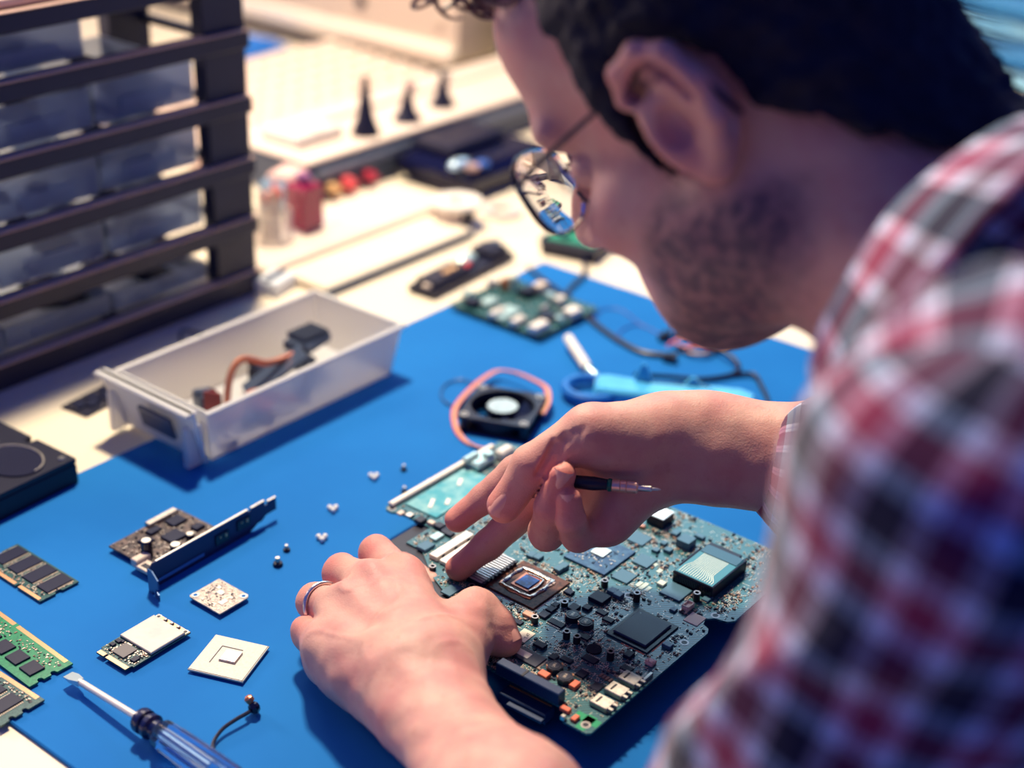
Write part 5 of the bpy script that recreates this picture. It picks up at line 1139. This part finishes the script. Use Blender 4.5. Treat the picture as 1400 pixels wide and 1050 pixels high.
# ---- head and neck
lo = Oh-np.array([.17, .17, .17]); hi = Oh+np.array([.20, .17, .17]); lo = np.minimum(lo, NB-.09); hi = np.maximum(hi, NB+.09)
H = Field(lo, hi, 0.0022)
H.ell(hd(-.012, 0, .042), (.095, .074, .083), HM)
H.ell(hd(.040, 0, -.030), (.050, .056, .072), HM, k=.02)
for s_ in (-1, 1):
    H.cone(hd(-.002, s_*.057, -.045), hd(.062, s_*.020, -.086), .015, .018, k=.036)
    H.ell(hd(.058, s_*.046, -.024), (.026, .020, .020), HM, k=.016)
    H.ell(hd(.030, s_*.046, -.055), (.030, .020, .035), HM, k=.018)
H.ell(hd(.076, 0, .030), (.019, .054, .017), HM, k=.014); H.ell(hd(.056, 0, .066), (.037, .056, .044), HM, k=.02)
H.ell(hd(.058, 0, -.068), (.028, .036, .028), HM, k=.014)
H.ell(hd(.064, 0, -.090), (.014, .020, .012), HM, k=.014)
for s_ in (-1, 1): H.ell(hd(.092, s_*.029, .006), (.013, .014, .010), HM, k=.008, sub=True)
[H.ell(hd(.073, s_*.031, .005), (.0125, .0145, .0105), HM, k=.003) for s_ in (-1, 1)]; H.cone(hd(.088, 0, .018), hd(.112, 0, -.024), .007, .011, k=.008); H.ell(hd(.102, .010, -.028), (.010, .007, .007), HM, k=.005); H.ell(hd(.102, -.010, -.028), (.010, .007, .007), HM, k=.005)
H.ell(hd(.083, 0, -.054), (.009, .022, .0055), HM, k=.005); H.ell(hd(.081, 0, -.065), (.009, .019, .006), HM, k=.005)
H.cone(hd(.092, -.018, -.0595), hd(.092, .018, -.0595), .0018, .0018, k=.003, sub=True)
H.cone(hd(-.034, 0, -.03), NB, .056, .066, k=.03); H.cone(NB, NB+(NB-hd(-.03, 0, -.03))*.25, .065, .055, k=.02); H.ell(hd(.018, 0, -.070), (.054, .046, .034), HM, k=.04)
H.cone(hd(.02, .046, -.055), NB+np.array([-.02, -.03, 0]), .014, .018, k=.04)
# ears: a helix rim, an inner fold, a hollow and a lobe
for s_ in (1, -1):
    def er(f, u, l=0.0): return hd(f*.88-.004, s_*(.073+l*.9), u*.9+.004)
    E_ = H.new(); E_.ell(er(-.006, -.002, .007), (.021, .006, .030), np.array([Fh*.94+Lh*s_*.34, -Fh*.34+Lh*s_*.94, Uh]), k=0)
    rim = [er(.010, .006, .004), er(.017, .020, .010), er(.010, .032, .016), er(-.006, .036, .020), er(-.020, .028, .022), er(-.026, .010, .021), er(-.023, -.010, .017), er(-.015, -.022, .012), er(-.004, -.030, .008)]
    E_.chain(rim, [.0035, .0045, .005, .005, .005, .005, .0045, .005, .006], k=.003)
    E_.ell(er(-.004, -.030, .007), (.009, .005, .009), HM, k=.004)
    E_.chain([er(.002, .022, .014), er(-.012, .016, .016), er(-.016, .002, .015), er(-.010, -.014, .012)], [.003, .0035, .004, .004], k=.003)
    E_.cone(er(.012, .000, .004), er(.010, -.008, .006), .005, .004, k=.003)
    E_.ell(er(-.002, -.004, .018), (.009, .009, .012), HM, k=.002, sub=True); E_.cone(er(.010, .020, .012), er(-.012, .026, .020), .0048, .0042, k=.002, sub=True); E_.cone(er(-.012, .026, .020), er(-.021, .006, .020), .0032, .0028, k=.002, sub=True)
    H.merge(E_, .004)
V_, F_ = H.mesh()
loc_ = (V_-Oh)@HM.T; f_, l_, u_ = loc_[:, 0], loc_[:, 1], loc_[:, 2]
sst = lambda q: np.clip(q, 0, 1)
beard = sst((-.010-u_)/.025)*sst((f_+.004+.045*sst((-.028-u_)/.02))/.03)*sst((.068-f_+(-.050-u_)*.8)/.018)*sst((np.linalg.norm(V_-NB, axis=1)-.070)/.03)*np.maximum(sst((.078-np.abs(l_))/.008), sst((-.030-u_)/.012))
col = np.zeros((len(V_), 4)); col[:, 3] = 1; col[:, 1] = np.clip(beard, 0, 1)*.85
col[:, 0] = np.clip((l_-.075)/.02, 0, 1)*.15
parts.append((V_, F_, col))
# ---- arms and hands
def on3(px, py, z): return on(px, py, z*1000)
def flesh(lo, hi, h, palm, fingers, kf=.006, extra=None, grooves=()):
    F0 = Field(lo, hi, h); palm(F0); tot = None
    for (pts, rs, k0) in fingers:
        f1 = F0.new(); f1.chain(pts, rs, k=.0035); f2 = F0.new(); f2.a = F0.a.copy(); f2.merge(f1, k0)
        tot = f2 if tot is None else tot.merge(f2, 0)
    for (a_, b_, r_, k_) in grooves: tot.cone(a_, b_, r_, r_, k=k_, sub=True)
    return tot.mesh()
# left hand, back of the hand up
LW = on3(590, 968, .046); LE2 = LE
lw = [on3(552, 792, .052), on3(510, 800, .056), on3(471, 834, .050), on3(449, 884, .040)]
lfi = [[on3(552, 792, .052), on3(514, 757, .041), on3(550, 775, .017), on3(592, 800, .016)],
       [on3(510, 800, .056), on3(466, 782, .040), on3(478, 800, .017), on3(500, 812, .015)],
       [on3(471, 834, .050), on3(433, 823, .034), on3(452, 842, .016), on3(470, 850, .014)],
       [on3(449, 884, .040), on3(420, 866, .027), on3(440, 884, .0145), on3(455, 890, .0135)]]
upv = np.array([0, 0, 1.0])
def palmL(F):
    F.cone(LE2, LW+(LE2-LW)*.35, .043, .036, k=0)
    F.cone(LW+(LE2-LW)*.35, LW, .036, .027, k=.02, flat=(upv, 1.25))
    mid = LW+(lw[1]-LW)*.25
    F.cone(LW, mid, .028, .029, k=.02, flat=(upv, 1.35))
    for j, m_ in enumerate(lw):
        F.cone(mid+(m_-mid)*.05+(lw[0]-lw[3])*(.22-.15*j)*.8, m_, .021 if j < 3 else .018, .0145 if j < 3 else .0125, k=.016)
    c_ = (lw[0]+lw[3]+LW)/3; F.ell(c_-upv*.008, (.040, .040, .020), None, k=.012)
    F.cone(LW-upv*.008+(lw[3]-LW)*.2, lw[3]-upv*.014, .020, .014, k=.012)          # outer edge of the hand
    F.cone(LW+(lw[0]-LW)*.25-upv*.004+np.array([.012, 0, 0]), on3(632, 868, .040), .020, .016, k=.014)   # thumb base
rF = lambda a_: [a_*.0125, a_*.0115, a_*.0095, a_*.0085]
lth = [on3(618, 884, .042), on3(650, 838, .044), on3(676, 856, .038), on3(690, 876, .032)]
lo = np.minimum.reduce([LE, LW]+lw+[p for q in lfi for p in q]+lth)-.055; hi = np.maximum.reduce([LE, LW]+lw+[p for q in lfi for p in q]+lth)+.055
tend = []
for j, m_ in enumerate(lw):                      # tendon valleys between the knuckles
    if j < 3:
        g = (lw[j]+lw[j+1])/2; d_ = (LW-g)/np.linalg.norm(LW-g); tend.append((g+upv*.021-d_*.010, g+upv*.0245+d_*.030, .004, .012))
V_, F_ = flesh(lo, hi, .0016, palmL, [(q, rF(.98 if j < 3 else .85), .010) for j, q in enumerate(lfi)]+[(lth, [.0165, .014, .0125, .0105], .012)], grooves=tend)
def near(V_, pts, r):
    d = np.min([np.linalg.norm(V_-p, axis=1) for p in pts], axis=0); return np.clip(1-d/r, 0, 1)
col = np.zeros((len(V_), 4)); col[:, 3] = 1; col[:, 0] = np.clip(near(V_, [q[1]+upv*.01 for q in lfi]+[lw[0]+upv*.01, lth[3]], .022), 0, 1)*.42
vein = np.maximum(0, 1-np.abs(nz(V_, 28, 3))*9)*np.clip(1-np.linalg.norm(V_-(LW*.4+lw[1]*.6), axis=1)/.09, 0, 1)
V_ = displace(V_, F_, vein*.0011+nz(V_, 75)*.0011+nz(V_, 30, 9)*.0016)
parts.append((V_, F_, col))
# right hand, palm towards the camera, ring finger and little finger curled over the driver
RWp = ray(932, 606, .90)
rth = [ray(866, 608, .884), ray(800, 592, .872), ray(728, 636, .876), ray(690, 690, .884)]
rfi = [[ray(772, 612, .908), ray(706, 645, .925), ray(662, 681, .930), ray(625, 710, .934)],
       [ray(764, 652, .915), ray(712, 700, .928), ray(668, 744, .937), ray(627, 777, .9405)],
       [ray(778, 692, .908), ray(748, 728, .896), ray(752, 694, .872), ray(768, 650, .862)],
       [ray(822, 716, .895), ray(790, 733, .883), ray(781, 710, .864), ray(778, 682, .860)]]
tocam = -VV
def palmR(F):
    F.cone(RE, RWp+(RE-RWp)*.35, .045, .038, k=0, flat=(tocam, 1.1)); F.cone(RWp+(RE-RWp)*.35, RWp+(RE-RWp)*.05, .0375, .031, k=.02, flat=(tocam, 1.3))
    F.cone(RWp+(RE-RWp)*.05, ray(880, 620, .905), .0305, .0295, k=.02, flat=(tocam, 1.45))
    for j, q in enumerate(rfi):
        s0 = ray(890-j*5, 598+j*21, .905-.003*j); F.cone(s0, q[0], .019, .0125, k=.014)
    F.ell(ray(838, 650, .917), (.034, .020, .034), None, k=.012)
    F.cone(ray(905, 592, .893), ray(825, 598, .880), .023, .020, k=.014)             # thenar
    F.cone(ray(862, 652, .895), ray(832, 710, .890), .0175, .0155, k=.010)             # heel of the hand
def rR(a_): return [a_*.0115, a_*.0108, a_*.0092, a_*.0084]
allp = [RE, RWp]+[p for q in rfi for p in q]+rth
lo = np.minimum.reduce(allp)-.055; hi = np.maximum.reduce(allp)+.055
def cp(px, py, t): return ray(px, py, t)
cr = [(cp(772, 598, .860), cp(748, 650, .862), .0026, .003), (cp(785, 590, .857), cp(765, 632, .859), .0016, .003), (cp(797, 585, .855), cp(782, 624, .857), .0014, .003), (cp(758, 605, .863), cp(735, 648, .865), .0015, .003)]
V_, F_ = flesh(lo, hi, .0015, palmR, [(rfi[0], rR(1.0), .008), (rfi[1], rR(1.02), .008), (rfi[2], [.0115, .0112, .0096, .0088], .006), (rfi[3], [.0105, .0100, .0084, .0077], .006), (rth, [.0185, .0155, .0125, .0112], .010)], grooves=cr)
col = np.zeros((len(V_), 4)); col[:, 3] = 1; col[:, 0] = near(V_, [q[3] for q in rfi]+[rth[3]], .024)*.55+near(V_, [ray(700, 655, .86)], .03)*.2
V_ = displace(V_, F_, nz(V_, 75)*.0006+nz(V_, 25, 5)*.0012)
parts.append((V_, F_, col))
n0 = 0; VV_, FF_, CC_ = [], [], []
for a_, b_, c_ in parts: VV_.append(a_); FF_.append(b_+n0); CC_.append(c_); n0 += len(a_)
body = mesh_obj('body', np.concatenate(VV_), np.concatenate(FF_), M_SKIN, person, PO, np.concatenate(CC_))
# fingernails
M_NAIL = mat('fingernail', (0.72, 0.36, 0.30), 0.28, coat=0.3)
def nail(tip, prev, out, w_, l_, name='fingernail'):
    x = (tip-prev)/np.linalg.norm(tip-prev); z = np.array(out, float); z -= x*(z@x); z /= np.linalg.norm(z); y = np.cross(z, x)
    vs, fs = [], []; n = 7
    for i in range(n):
        for j in range(n):
            a_ = -1+2*i/(n-1); c_ = -1+2*j/(n-1); sx = l_*a_*.5*(1 if a_ < 0 else math.sqrt(max(0, 1-.28*c_*c_))); wd = w_*.5*c_*(1-.12*max(0, -a_))
            vs.append((sx/MM, wd/MM, (-(c_*w_*.5)**2/(w_*.75)-(.0006 if abs(c_) == 1 else 0)-.0008*a_*a_)/MM))
    fs = [(i*n+j, (i+1)*n+j, (i+1)*n+j+1, i*n+j+1) for i in range(n-1) for j in range(n-1)]
    b = MB(); b.add(vs, fs); o = b.build(name, M_NAIL, person, angle=60)
    rad = 0; M = Matrix(((x[0], y[0], z[0], 0), (x[1], y[1], z[1], 0), (x[2], y[2], z[2], 0), (0, 0, 0, 1)))
    return o, M
def nail_at(tip, prev, out, r, w_, l_, back=.002):
    o, M = nail(tip, prev, out, w_, l_); x = (tip-prev)/np.linalg.norm(tip-prev); z = np.array(out, float); z -= x*(z@x); z /= np.linalg.norm(z)
    p = tip-x*back+z*(r+.0003); M.translation = Vector(p-np.array(PO)); o.matrix_local = M
nail_at(rth[3], rth[2], tocam*.9+UU*.25-RR*.2, .0113, .0135, .0165)
nail_at(rfi[2][3], rfi[2][2], tocam, .0090, .0120, .0135, .000)
nail_at(rfi[3][3], rfi[3][2], tocam-RR*.15, .0079, .0100, .0110, .000)
nail_at(lth[3], lth[2], upv+RR*.4, .0106, .0130, .0140)
# eyes
for s_, in ((-1,), (1,)):
    b = MB(); b.ball(tuple((hd(.070, s_*.031, .004)-np.array(PO))/MM), 11.5, 20); b.build('eye', mat('eye_white', (0.8, 0.76, 0.72), 0.2, coat=0.5), person)
    b = MB(); b.ball(tuple((hd(.0788, s_*.031, .002)-np.array(PO))/MM), 3.2, 12); b.build('iris', mat('brown_iris', (0.03, 0.015, 0.01), 0.15), person)
# ------------------------------------------------------------------ hair
M_HAIR = mat('dark_hair', (0.004, 0.004, 0.018), 0.6, bump=(900, 0.5, 0.001), var=(120, (0.008, 0.010, 0.030), 0.7), spec=0.25)
G = Field(Oh-.17, Oh+.18, .0028)
G.ell(hd(-.014, 0, .046), (.103, .083, .094), HM)
G.ell(hd(.050, 0, .105), (.050, .060, .030), HM, k=.02)
for s_ in (-1, 1): G.cone(hd(.020, s_*.066, .03), hd(.020, s_*.064, -.006), .012, .008, k=.015)
G.ell(hd(-.050, 0, -.020), (.048, .060, .056), HM, k=.02); G.cone(hd(-.03, 0, -.03), hd(-.034, 0, -.03)*.45+NB*.55, .0615, .067, k=.035)
X, Y, Z = np.ix_(*G.ax); R3 = [X-Oh[0], Y-Oh[1], Z-Oh[2]]
fg, lg, ug = [R3[0]*HM[i][0]+R3[1]*HM[i][1]+R3[2]*HM[i][2] for i in range(3)]
face_cut = (fg-(.058+.0*ug))*.9-(ug-.083)*1.0                     # removes everything on the face side
face_cut2 = fg-.040-np.clip(ug-.0, -.1, .1)*.45
cut = np.minimum(fg-.030-np.clip(ug-.03, -1, .05)*.15, .112-ug)
ear_hole = .034-np.sqrt((fg+.006)**2*1.5+(ug-.002)**2*.9+0*lg)
ear_hole = np.minimum(ear_hole, np.abs(lg)-.060)
low = -(ug-.004-1.0*(fg+.022))                       # hairline behind
cut = np.maximum(cut, np.where(fg < .004, low, -1))
G.a = np.maximum(G.a, np.maximum(cut, ear_hole)).astype(np.float32)
V_, F_ = G.mesh()
V_ = displace(V_, F_, nz(V_, 60)*.004+nz(V_, 160, 4)*.002)
hair = mesh_obj('hair', V_, F_, M_HAIR, person, PO)
# forelock curls and loose strands
b = MB(); rh = random.Random(8)
def hl(p): return tuple((p-np.array(PO))/MM)
for k in range(170):
    f0, l0, u0 = rh.uniform(.03, .075), rh.uniform(-.045, .05), rh.uniform(.098, .122)
    c0 = hd(f0, l0, u0); R_ = rh.uniform(.006, .013); d_ = Fh*rh.uniform(.6, 1.2)+Uh*rh.uniform(-.2, .5)+Lh*rh.uniform(-.5, .5)
    cc = c0+d_*R_*1.5; e1 = Fh; e2 = Uh*math.cos(k)+Lh*math.sin(k); e2 = e2/np.linalg.norm(e2)
    pts = [c0]+[cc+R_*(e1*math.cos(a_)+e2*math.sin(a_))+Lh*.002*a_ for a_ in np.linspace(-2.5, .9+rh.uniform(-.6, .9), 8)]
    b.tube([hl(p) for p in pts], [1.7, 1.6, 1.3, .5], 6, smooth=2)
o = b.build('forelock_curls', mat('curl_brown', (0.14, 0.065, 0.07), 0.4), hair); o['kind'] = 'stuff'
b = MB()
vi = rh.sample(range(len(V_)), 900)
nrm = V_-hd(-.01, 0, .04)
for i in vi:
    p = V_[i]; n_ = nrm[i]/np.linalg.norm(nrm[i]); q = (p-Oh)@HM.T
    if q[0] > .04 and q[2] < .06: continue
    dn = -Uh*.8-Fh*.5+n_*.4 if q[2] < .06 else -Fh*.6+n_*.5+Lh*q[1]*6
    l = rh.uniform(.008, .018); b.tube([hl(p), hl(p+dn*l*.5), hl(p+dn*l+np.array([rh.gauss(0, .002), rh.gauss(0, .002), 0]))], [.45, .3, .1], 3)
o = b.build('loose_strands', M_HAIR, hair); o['kind'] = 'stuff'
# ------------------------------------------------------------------ shirt
PLAID = bpy.data.materials.new('plaid_cotton'); PLAID.use_nodes = True
nt = PLAID.node_tree; bs = nt.nodes['Principled BSDF']; uvn = nt.nodes.new('ShaderNodeUVMap'); uvn.uv_map = 'cloth'
sp = nt.nodes.new('ShaderNodeSeparateXYZ'); nt.links.new(uvn.outputs[0], sp.inputs[0])
def ramp(src, per, WH=(.86, .72, .84), LB=(.55, .42, .66)):
    d = nt.nodes.new('ShaderNodeMath'); d.operation = 'DIVIDE'; d.inputs[1].default_value = per; nt.links.new(src, d.inputs[0])
    f = nt.nodes.new('ShaderNodeMath'); f.operation = 'FRACT'; nt.links.new(d.outputs[0], f.inputs[0])
    r = nt.nodes.new('ShaderNodeValToRGB'); r.color_ramp.interpolation = 'CONSTANT'
    NAVY, RD = (0.002, 0.005, 0.06), (0.36, 0.03, 0.13)
    stops = [(0, NAVY), (.19, WH), (.25, LB), (.28, WH), (.35, RD), (.65, WH), (.71, LB), (.74, WH), (.81, NAVY)]
    el = r.color_ramp.elements; el[0].position = 0; el[0].color = (*NAVY, 1); el[1].position = stops[1][0]; el[1].color = (*stops[1][1], 1)
    for p_, c_ in stops[2:]: e = el.new(p_); e.color = (*c_, 1)
    nt.links.new(f.outputs[0], r.inputs[0]); return r.outputs[0]
PER = .042
ra_, rb_ = ramp(sp.outputs[0], PER), ramp(sp.outputs[1], PER, (.62, .82, .96), (.30, .52, .82))
m_ = mixc(0.5, mixc(0.5, ra_, rb_), mixc(1.0, ra_, rb_, 'MULTIPLY'))
nt.links.new(m_, bs.inputs['Base Color']); bs.inputs['Roughness'].default_value = 0.85; bs.inputs['Sheen Weight'].default_value = 0.2; bs.inputs['Specular IOR Level'].default_value = 0.2
tc = nt.nodes.new('ShaderNodeTexCoord'); n_ = nt.nodes.new('ShaderNodeTexNoise'); n_.inputs['Scale'].default_value = 1500; nt.links.new(tc.outputs['Object'], n_.inputs['Vector'])
bp = nt.nodes.new('ShaderNodeBump'); bp.inputs['Strength'].default_value = 0.3; bp.inputs['Distance'].default_value = 0.0003; nt.links.new(n_.outputs['Fac'], bp.inputs['Height']); nt.links.new(bp.outputs[0], bs.inputs['Normal'])
def frame_of(a_, b_, ref):
    z = (b_-a_)/np.linalg.norm(b_-a_); x = ref-z*(ref@z); x /= np.linalg.norm(x); return z, x, np.cross(z, x)
def cloth_uv(V_, F_, segs):
    c = V_[F_].mean(1); best = None; pick = np.zeros(len(c), int); bd = np.full(len(c), 9.0)
    for i, (a_, b_, r_, ref) in enumerate(segs):
        ab = b_-a_; t0 = ((c-a_)@ab)/(ab@ab); t = np.clip(t0, 0, 1); d = np.linalg.norm(c-a_-t[:, None]*ab, axis=1)/r_+np.maximum(0, -t0)*3
        m = d < bd; bd[m] = d[m]; pick[m] = i
    uv = np.zeros((len(F_), 4, 2))
    for i, (a_, b_, r_, ref) in enumerate(segs):
        z, x, y = frame_of(a_, b_, ref); m = pick == i; P = V_[F_[m]]-a_
        py, pz = P@y, P@z; ang = np.arctan2(py, P@x); ang0 = ang[:, :1]; ang = ang0+(ang-ang0+PI) % (2*PI)-PI; uv[m, :, 0] = ang*r_; uv[m, :, 1] = pz
    return uv.reshape(-1, 2)
CH = (LS+RS)/2+np.array([.065, -.01, -.095])
RC = RWp+(RE-RWp)*.30; LC = LW+(LE-LW)*.72
S = Field(np.array([-.10, .10, DESK-.30]), np.array([.66, .92, DESK+.50]), .005)
lat = (RS-LS)/np.linalg.norm(RS-LS)
for s_ in (-1, 1): S.cone(CH+lat*.075*s_, PEL+lat*.07*s_, .092, .12, k=.05)
S.cone(LS+lat*.01, LE, .056, .050, k=.045); S.cone(RS-lat*.01, RE, .060, .054, k=.045)
S.cone(LS+lat*.01+np.array([0, 0, -.005]), NS+np.array([.03, .0, -.06]), .050, .056, k=.04); S.cone(RS, NS+np.array([.035, .02, -.06]), .052, .056, k=.04)
S.cone(LE, LC, .053, .045, k=.02); S.cone(RE, RC, .056, .043, k=.02)
V_, F_ = S.mesh()
amp = nz(V_, 9)*.013+nz(V_, 22, 7)*.0075+np.maximum(0, .25-np.abs(nz(V_, 13, 3)))*.020
V_ = displace(V_, F_, amp)
camref = -VV
segs = [(CH, PEL, .13, camref), (LS, LE, .056, camref), (RS, RE, .058, camref), (LE, LC, .05, camref), (RE, RC, .05, camref), (LS, NS+np.array([.03, 0, -.06]), .056, camref), (RS, NS+np.array([.035, .02, -.06]), .056, camref)]
shirt = mesh_obj('shirt', V_, F_, PLAID, person, PO, uvs=cloth_uv(V_, F_, segs))
# collar and cuff as rolled bands
def band(name, cen, axis, ref, prof, n=40, wob=.003, open_=0.0, seed=0, ell_=(1, 1)):
    z = np.array(axis, float); z /= np.linalg.norm(z); x = ref-z*(ref@z); x /= np.linalg.norm(x); y = np.cross(z, x)
    V2, F2, U2 = [], [], []; m = len(prof)
    for i in range(n+1):
        a_ = open_/2+(2*PI-open_)*i/n
        for (r, h) in prof:
            rr = r+wob*math.sin(3*a_+seed)+wob*.6*math.sin(7*a_+h*60); V2.append(cen+x*(rr*math.cos(a_)*ell_[0])+y*(rr*math.sin(a_)*ell_[1])+z*(h+wob*math.sin(2*a_+seed*2)))
    V2 = np.array(V2)
    for i in range(n):
        for j in range(m-1): F2.append((i*m+j, (i+1)*m+j, (i+1)*m+j+1, i*m+j+1)); 
    uv = []
    acc = np.concatenate([[0], np.cumsum([math.hypot(prof[j+1][0]-prof[j][0], prof[j+1][1]-prof[j][1]) for j in range(m-1)])])
    for i in range(n):
        for j in range(m-1):
            for (ii, jj) in ((i, j), (i+1, j), (i+1, j+1), (i, j+1)): uv.append((ii/n*2*PI*prof[0][0], acc[jj]))
    o = mesh_obj(name, V2, np.array(F2), PLAID, person, PO, uvs=np.array(uv))
    md = o.modifiers.new('thick', 'SOLIDIFY'); md.thickness = .0022; return o
neck_ax = hd(-.03, 0, -.03)-(NS*.6+NB*.4)
band('collar', NS+(NB-NS)*.25-(hd(-.03, 0, -.03)-NS)*.06, neck_ax/np.linalg.norm(neck_ax)+Fh*.30, Fh, [(.068, -.02), (.068, .0), (.067, .016), (.070, .024), (.076, .022), (.084, .006), (.094, -.014), (.102, -.026)], wob=.002, open_=.25, ell_=(1.0, 1.05))
band('cuff', RC+(RE-RC)*.02, RWp-RE, camref, [(.046, -.045), (.050, -.03), (.050, .0), (.045, .006), (.040, .004), (.039, -.02)], wob=.002, seed=1)
b = MB(); bp_ = ray(1064, 601, .868)
# trousers, seated, with shoes
M_JEAN = mat('dark_denim', (0.02, 0.03, 0.08), 0.85, bump=(900, 0.3, 0.0005))
J = Field(np.array([-.15, .05, .0]), np.array([.72, .80, DESK+.02]), .010)
for s_ in (-1, 1):
    hip = PEL+lat*.10*s_+np.array([0, 0, -.03]); knee = hip+np.array([-.40, .08*s_+.05, -.03]); ank = np.array([knee[0]-.02, knee[1], .10])
    J.cone(PEL+lat*.06*s_, hip, .13, .115, k=.03); J.cone(hip, knee, .095, .068, k=.04); J.cone(knee, ank, .066, .050, k=.02)
    b = MB(); b.ball(tuple((np.array([ank[0]-.05, ank[1], .045])-np.array(PO))/MM), (135, 48, 44), 20); b.build('shoe', M_NAVY, person)
V_, F_ = J.mesh(); V_ = displace(V_, F_, nz(V_, 12)*.008); mesh_obj('trousers', V_, F_, M_JEAN, person, PO)
t = empty('stool', (0.50, 0.36, 0), 0, 'round dark stool the person in the plaid shirt sits on', 'stool')
b = MB(); b.cyl(0, 0, 385, 170, 45, 32, c=12); b.build('seat', M_NAVY, t)
b = MB(); b.cyl(0, 0, 20, 26, 366, 16); b.build('column', M_DULL, t)
b = MB(); b.lathe([(190, 0), (190, 12), (60, 24), (26, 30)], 0, 0, 32); b.build('base', M_DULL, t)
# ------------------------------------------------------------------ glasses
gl = empty('eyeglasses', Vector(hd(.11, 0, .0)), 0, 'black thin-framed glasses worn by the person, lens showing the bench behind', 'glasses')
GO = hd(.11, 0, .0)
def gll(p): return tuple((p-GO)/MM)
M_FRAME = mat('glasses_frame', (0.006, 0.007, 0.028), 0.3)
M_LENS = mat('lens_glass', (1, 1, 1), 0.0, trans=1.0, ior=1.5)
for s_ in (1, -1):
    c_ = (.105, s_*.033, .006)
    a1, a2 = .029, .023
    def lp(a_, k=1.0, d=0.0):
        ca, sa = math.cos(a_), math.sin(a_); e = 2.6
        x = a1*k*math.copysign(abs(ca)**(2/e), ca); y = a2*k*math.copysign(abs(sa)**(2/e), sa)
        return hd(c_[0]+d-abs(x*0)-.10*(s_*x if s_*x > 0 else 0)-.12*max(0, s_*(x)), c_[1]+x, c_[2]+y)
    b = MB(); b.tube([gll(lp(a_)) for a_ in np.linspace(0, 2*PI, 41)], [.7]*41, 8); b.build('rim', M_FRAME, gl)
    # minus lens: thin in the middle, thicker at the edge
    b = MB(); rings = [0.02, .2, .4, .6, .8, .97]; ns = 32; vs = []; fs = []
    for side in (1, -1):
        for r in rings:
            for k in range(ns): vs.append(gll(lp(2*PI*k/ns, r, side*(.0007+.0016*r*r)+.0010*(1-r*r))))
    nr = len(rings)
    for sd in (0, 1):
        for i in range(nr-1):
            for k in range(ns):
                q = (sd*nr*ns+i*ns+k, sd*nr*ns+i*ns+(k+1) % ns, sd*nr*ns+(i+1)*ns+(k+1) % ns, sd*nr*ns+(i+1)*ns+k); fs.append(q if sd == (0 if s_ > 0 else 0) else q[::-1])
    fs.append(tuple(range(ns-1, -1, -1))); fs.append(tuple(nr*ns+k for k in range(ns)))
    for k in range(ns): i0 = (nr-1)*ns; fs.append((i0+k, i0+(k+1) % ns, nr*ns+i0+(k+1) % ns, nr*ns+i0+k))
    b.add(vs, fs); o = b.build('lens', M_LENS, gl, angle=50)
    bm = bmesh.new(); bm.from_mesh(o.data); bmesh.ops.recalc_face_normals(bm, faces=bm.faces); bm.to_mesh(o.data); bm.free()
    b = MB(); b.tube([gll(p) for p in (hd(.096, s_*.064, .014), hd(.086, s_*.073, .017), hd(.06, s_*.078, .021), hd(.02, s_*.078, .026), hd(-.006, s_*.079, .028), hd(-.022, s_*.078, .012), hd(-.030, s_*.076, -.010))], [1.5, 1.6, 1.3, 1.3, 1.5, 1.6, 1.4], 8, smooth=5); b.build('temple', M_FRAME, gl)
    b = MB(); b.tube([gll(hd(.104, s_*.009, -.002)), gll(hd(.102, s_*.0085, -.008)), gll(hd(.100, s_*.009, -.012))], 1.2, 6); b.build('nose_pad', M_FRAME, gl)
b = MB(); b.tube([gll(hd(.1055, -.006, .010)), gll(hd(.108, 0, .013)), gll(hd(.1055, .006, .010))], 1.2, 8, smooth=4); b.build('bridge', M_FRAME, gl)
# ------------------------------------------------------------------ ring on the ring finger
a_, b_ = lfi[2][0], lfi[2][1]; pc = a_+(b_-a_)*.72; z = (b_-a_)/np.linalg.norm(b_-a_); x = np.cross(z, upv); x /= np.linalg.norm(x); y = np.cross(z, x)
t = empty('finger_ring', Vector(pc), 0, 'thin silver ring on the ring finger of the left hand', 'ring')
b = MB(); b.tube([tuple((x*math.cos(q)*12.9+y*math.sin(q)*12.9)) for q in np.linspace(0, 2*PI, 33)], 1.3, 8); b.build('band', M_STEEL, t)
# ------------------------------------------------------------------ precision driver held in the curled fingers
pa = ray(822, 662, .866); pb = ray(904, 669.5, .861); ax_ = (pb-pa)/np.linalg.norm(pb-pa); LN = np.linalg.norm(pb-pa)/MM
q = Vector(ax_).to_track_quat('X', 'Z')
t = empty('precision_driver', Vector(pa), 0, 'small precision screwdriver with copper ferrule held inside the right hand', 'screwdriver'); t.rotation_mode = 'QUATERNION'; t.rotation_quaternion = q
RY = Matrix.Rotation(PI/2, 4, 'Y')
b = MB(); b.lathe([(0.1, -24), (3.2, -24), (4.0, -21), (4.2, -4), (3.6, 1), (3.2, 4)], 0, 0, 18); b.xf(RY); b.build('handle', M_NAVY, t)
b = MB(); b.lathe([(3.2, 3.5), (4.0, 4.2), (4.0, 5.8), (3.3, 6.4)], 0, 0, 18); b.xf(RY); b.build('green_collar', mat('green_collar_plastic', (0.005, 0.12, 0.08), 0.3), t)
b = MB(); b.lathe([(2.6, 6), (3.7, 6.6), (3.9, 11), (3.5, 11.3), (3.9, 11.7), (3.9, 14.6), (3.5, 15), (3.9, 15.4), (3.9, 21), (3.3, 21.8), (1.0, 22)], 0, 0, 20); b.xf(RY); b.build('copper_ferrule', mat('rose_metal', (0.85, 0.55, 0.42), 0.35, 0.8), t)
b = MB(); b.lathe([(1.9, 21.5), (1.9, 29.5), (1.0, 30.2), (0.8, LN-2.0), (0.35, LN-.8), (0.1, LN)], 0, 0, 14); b.xf(RY); b.build('bit', M_STEEL, t)
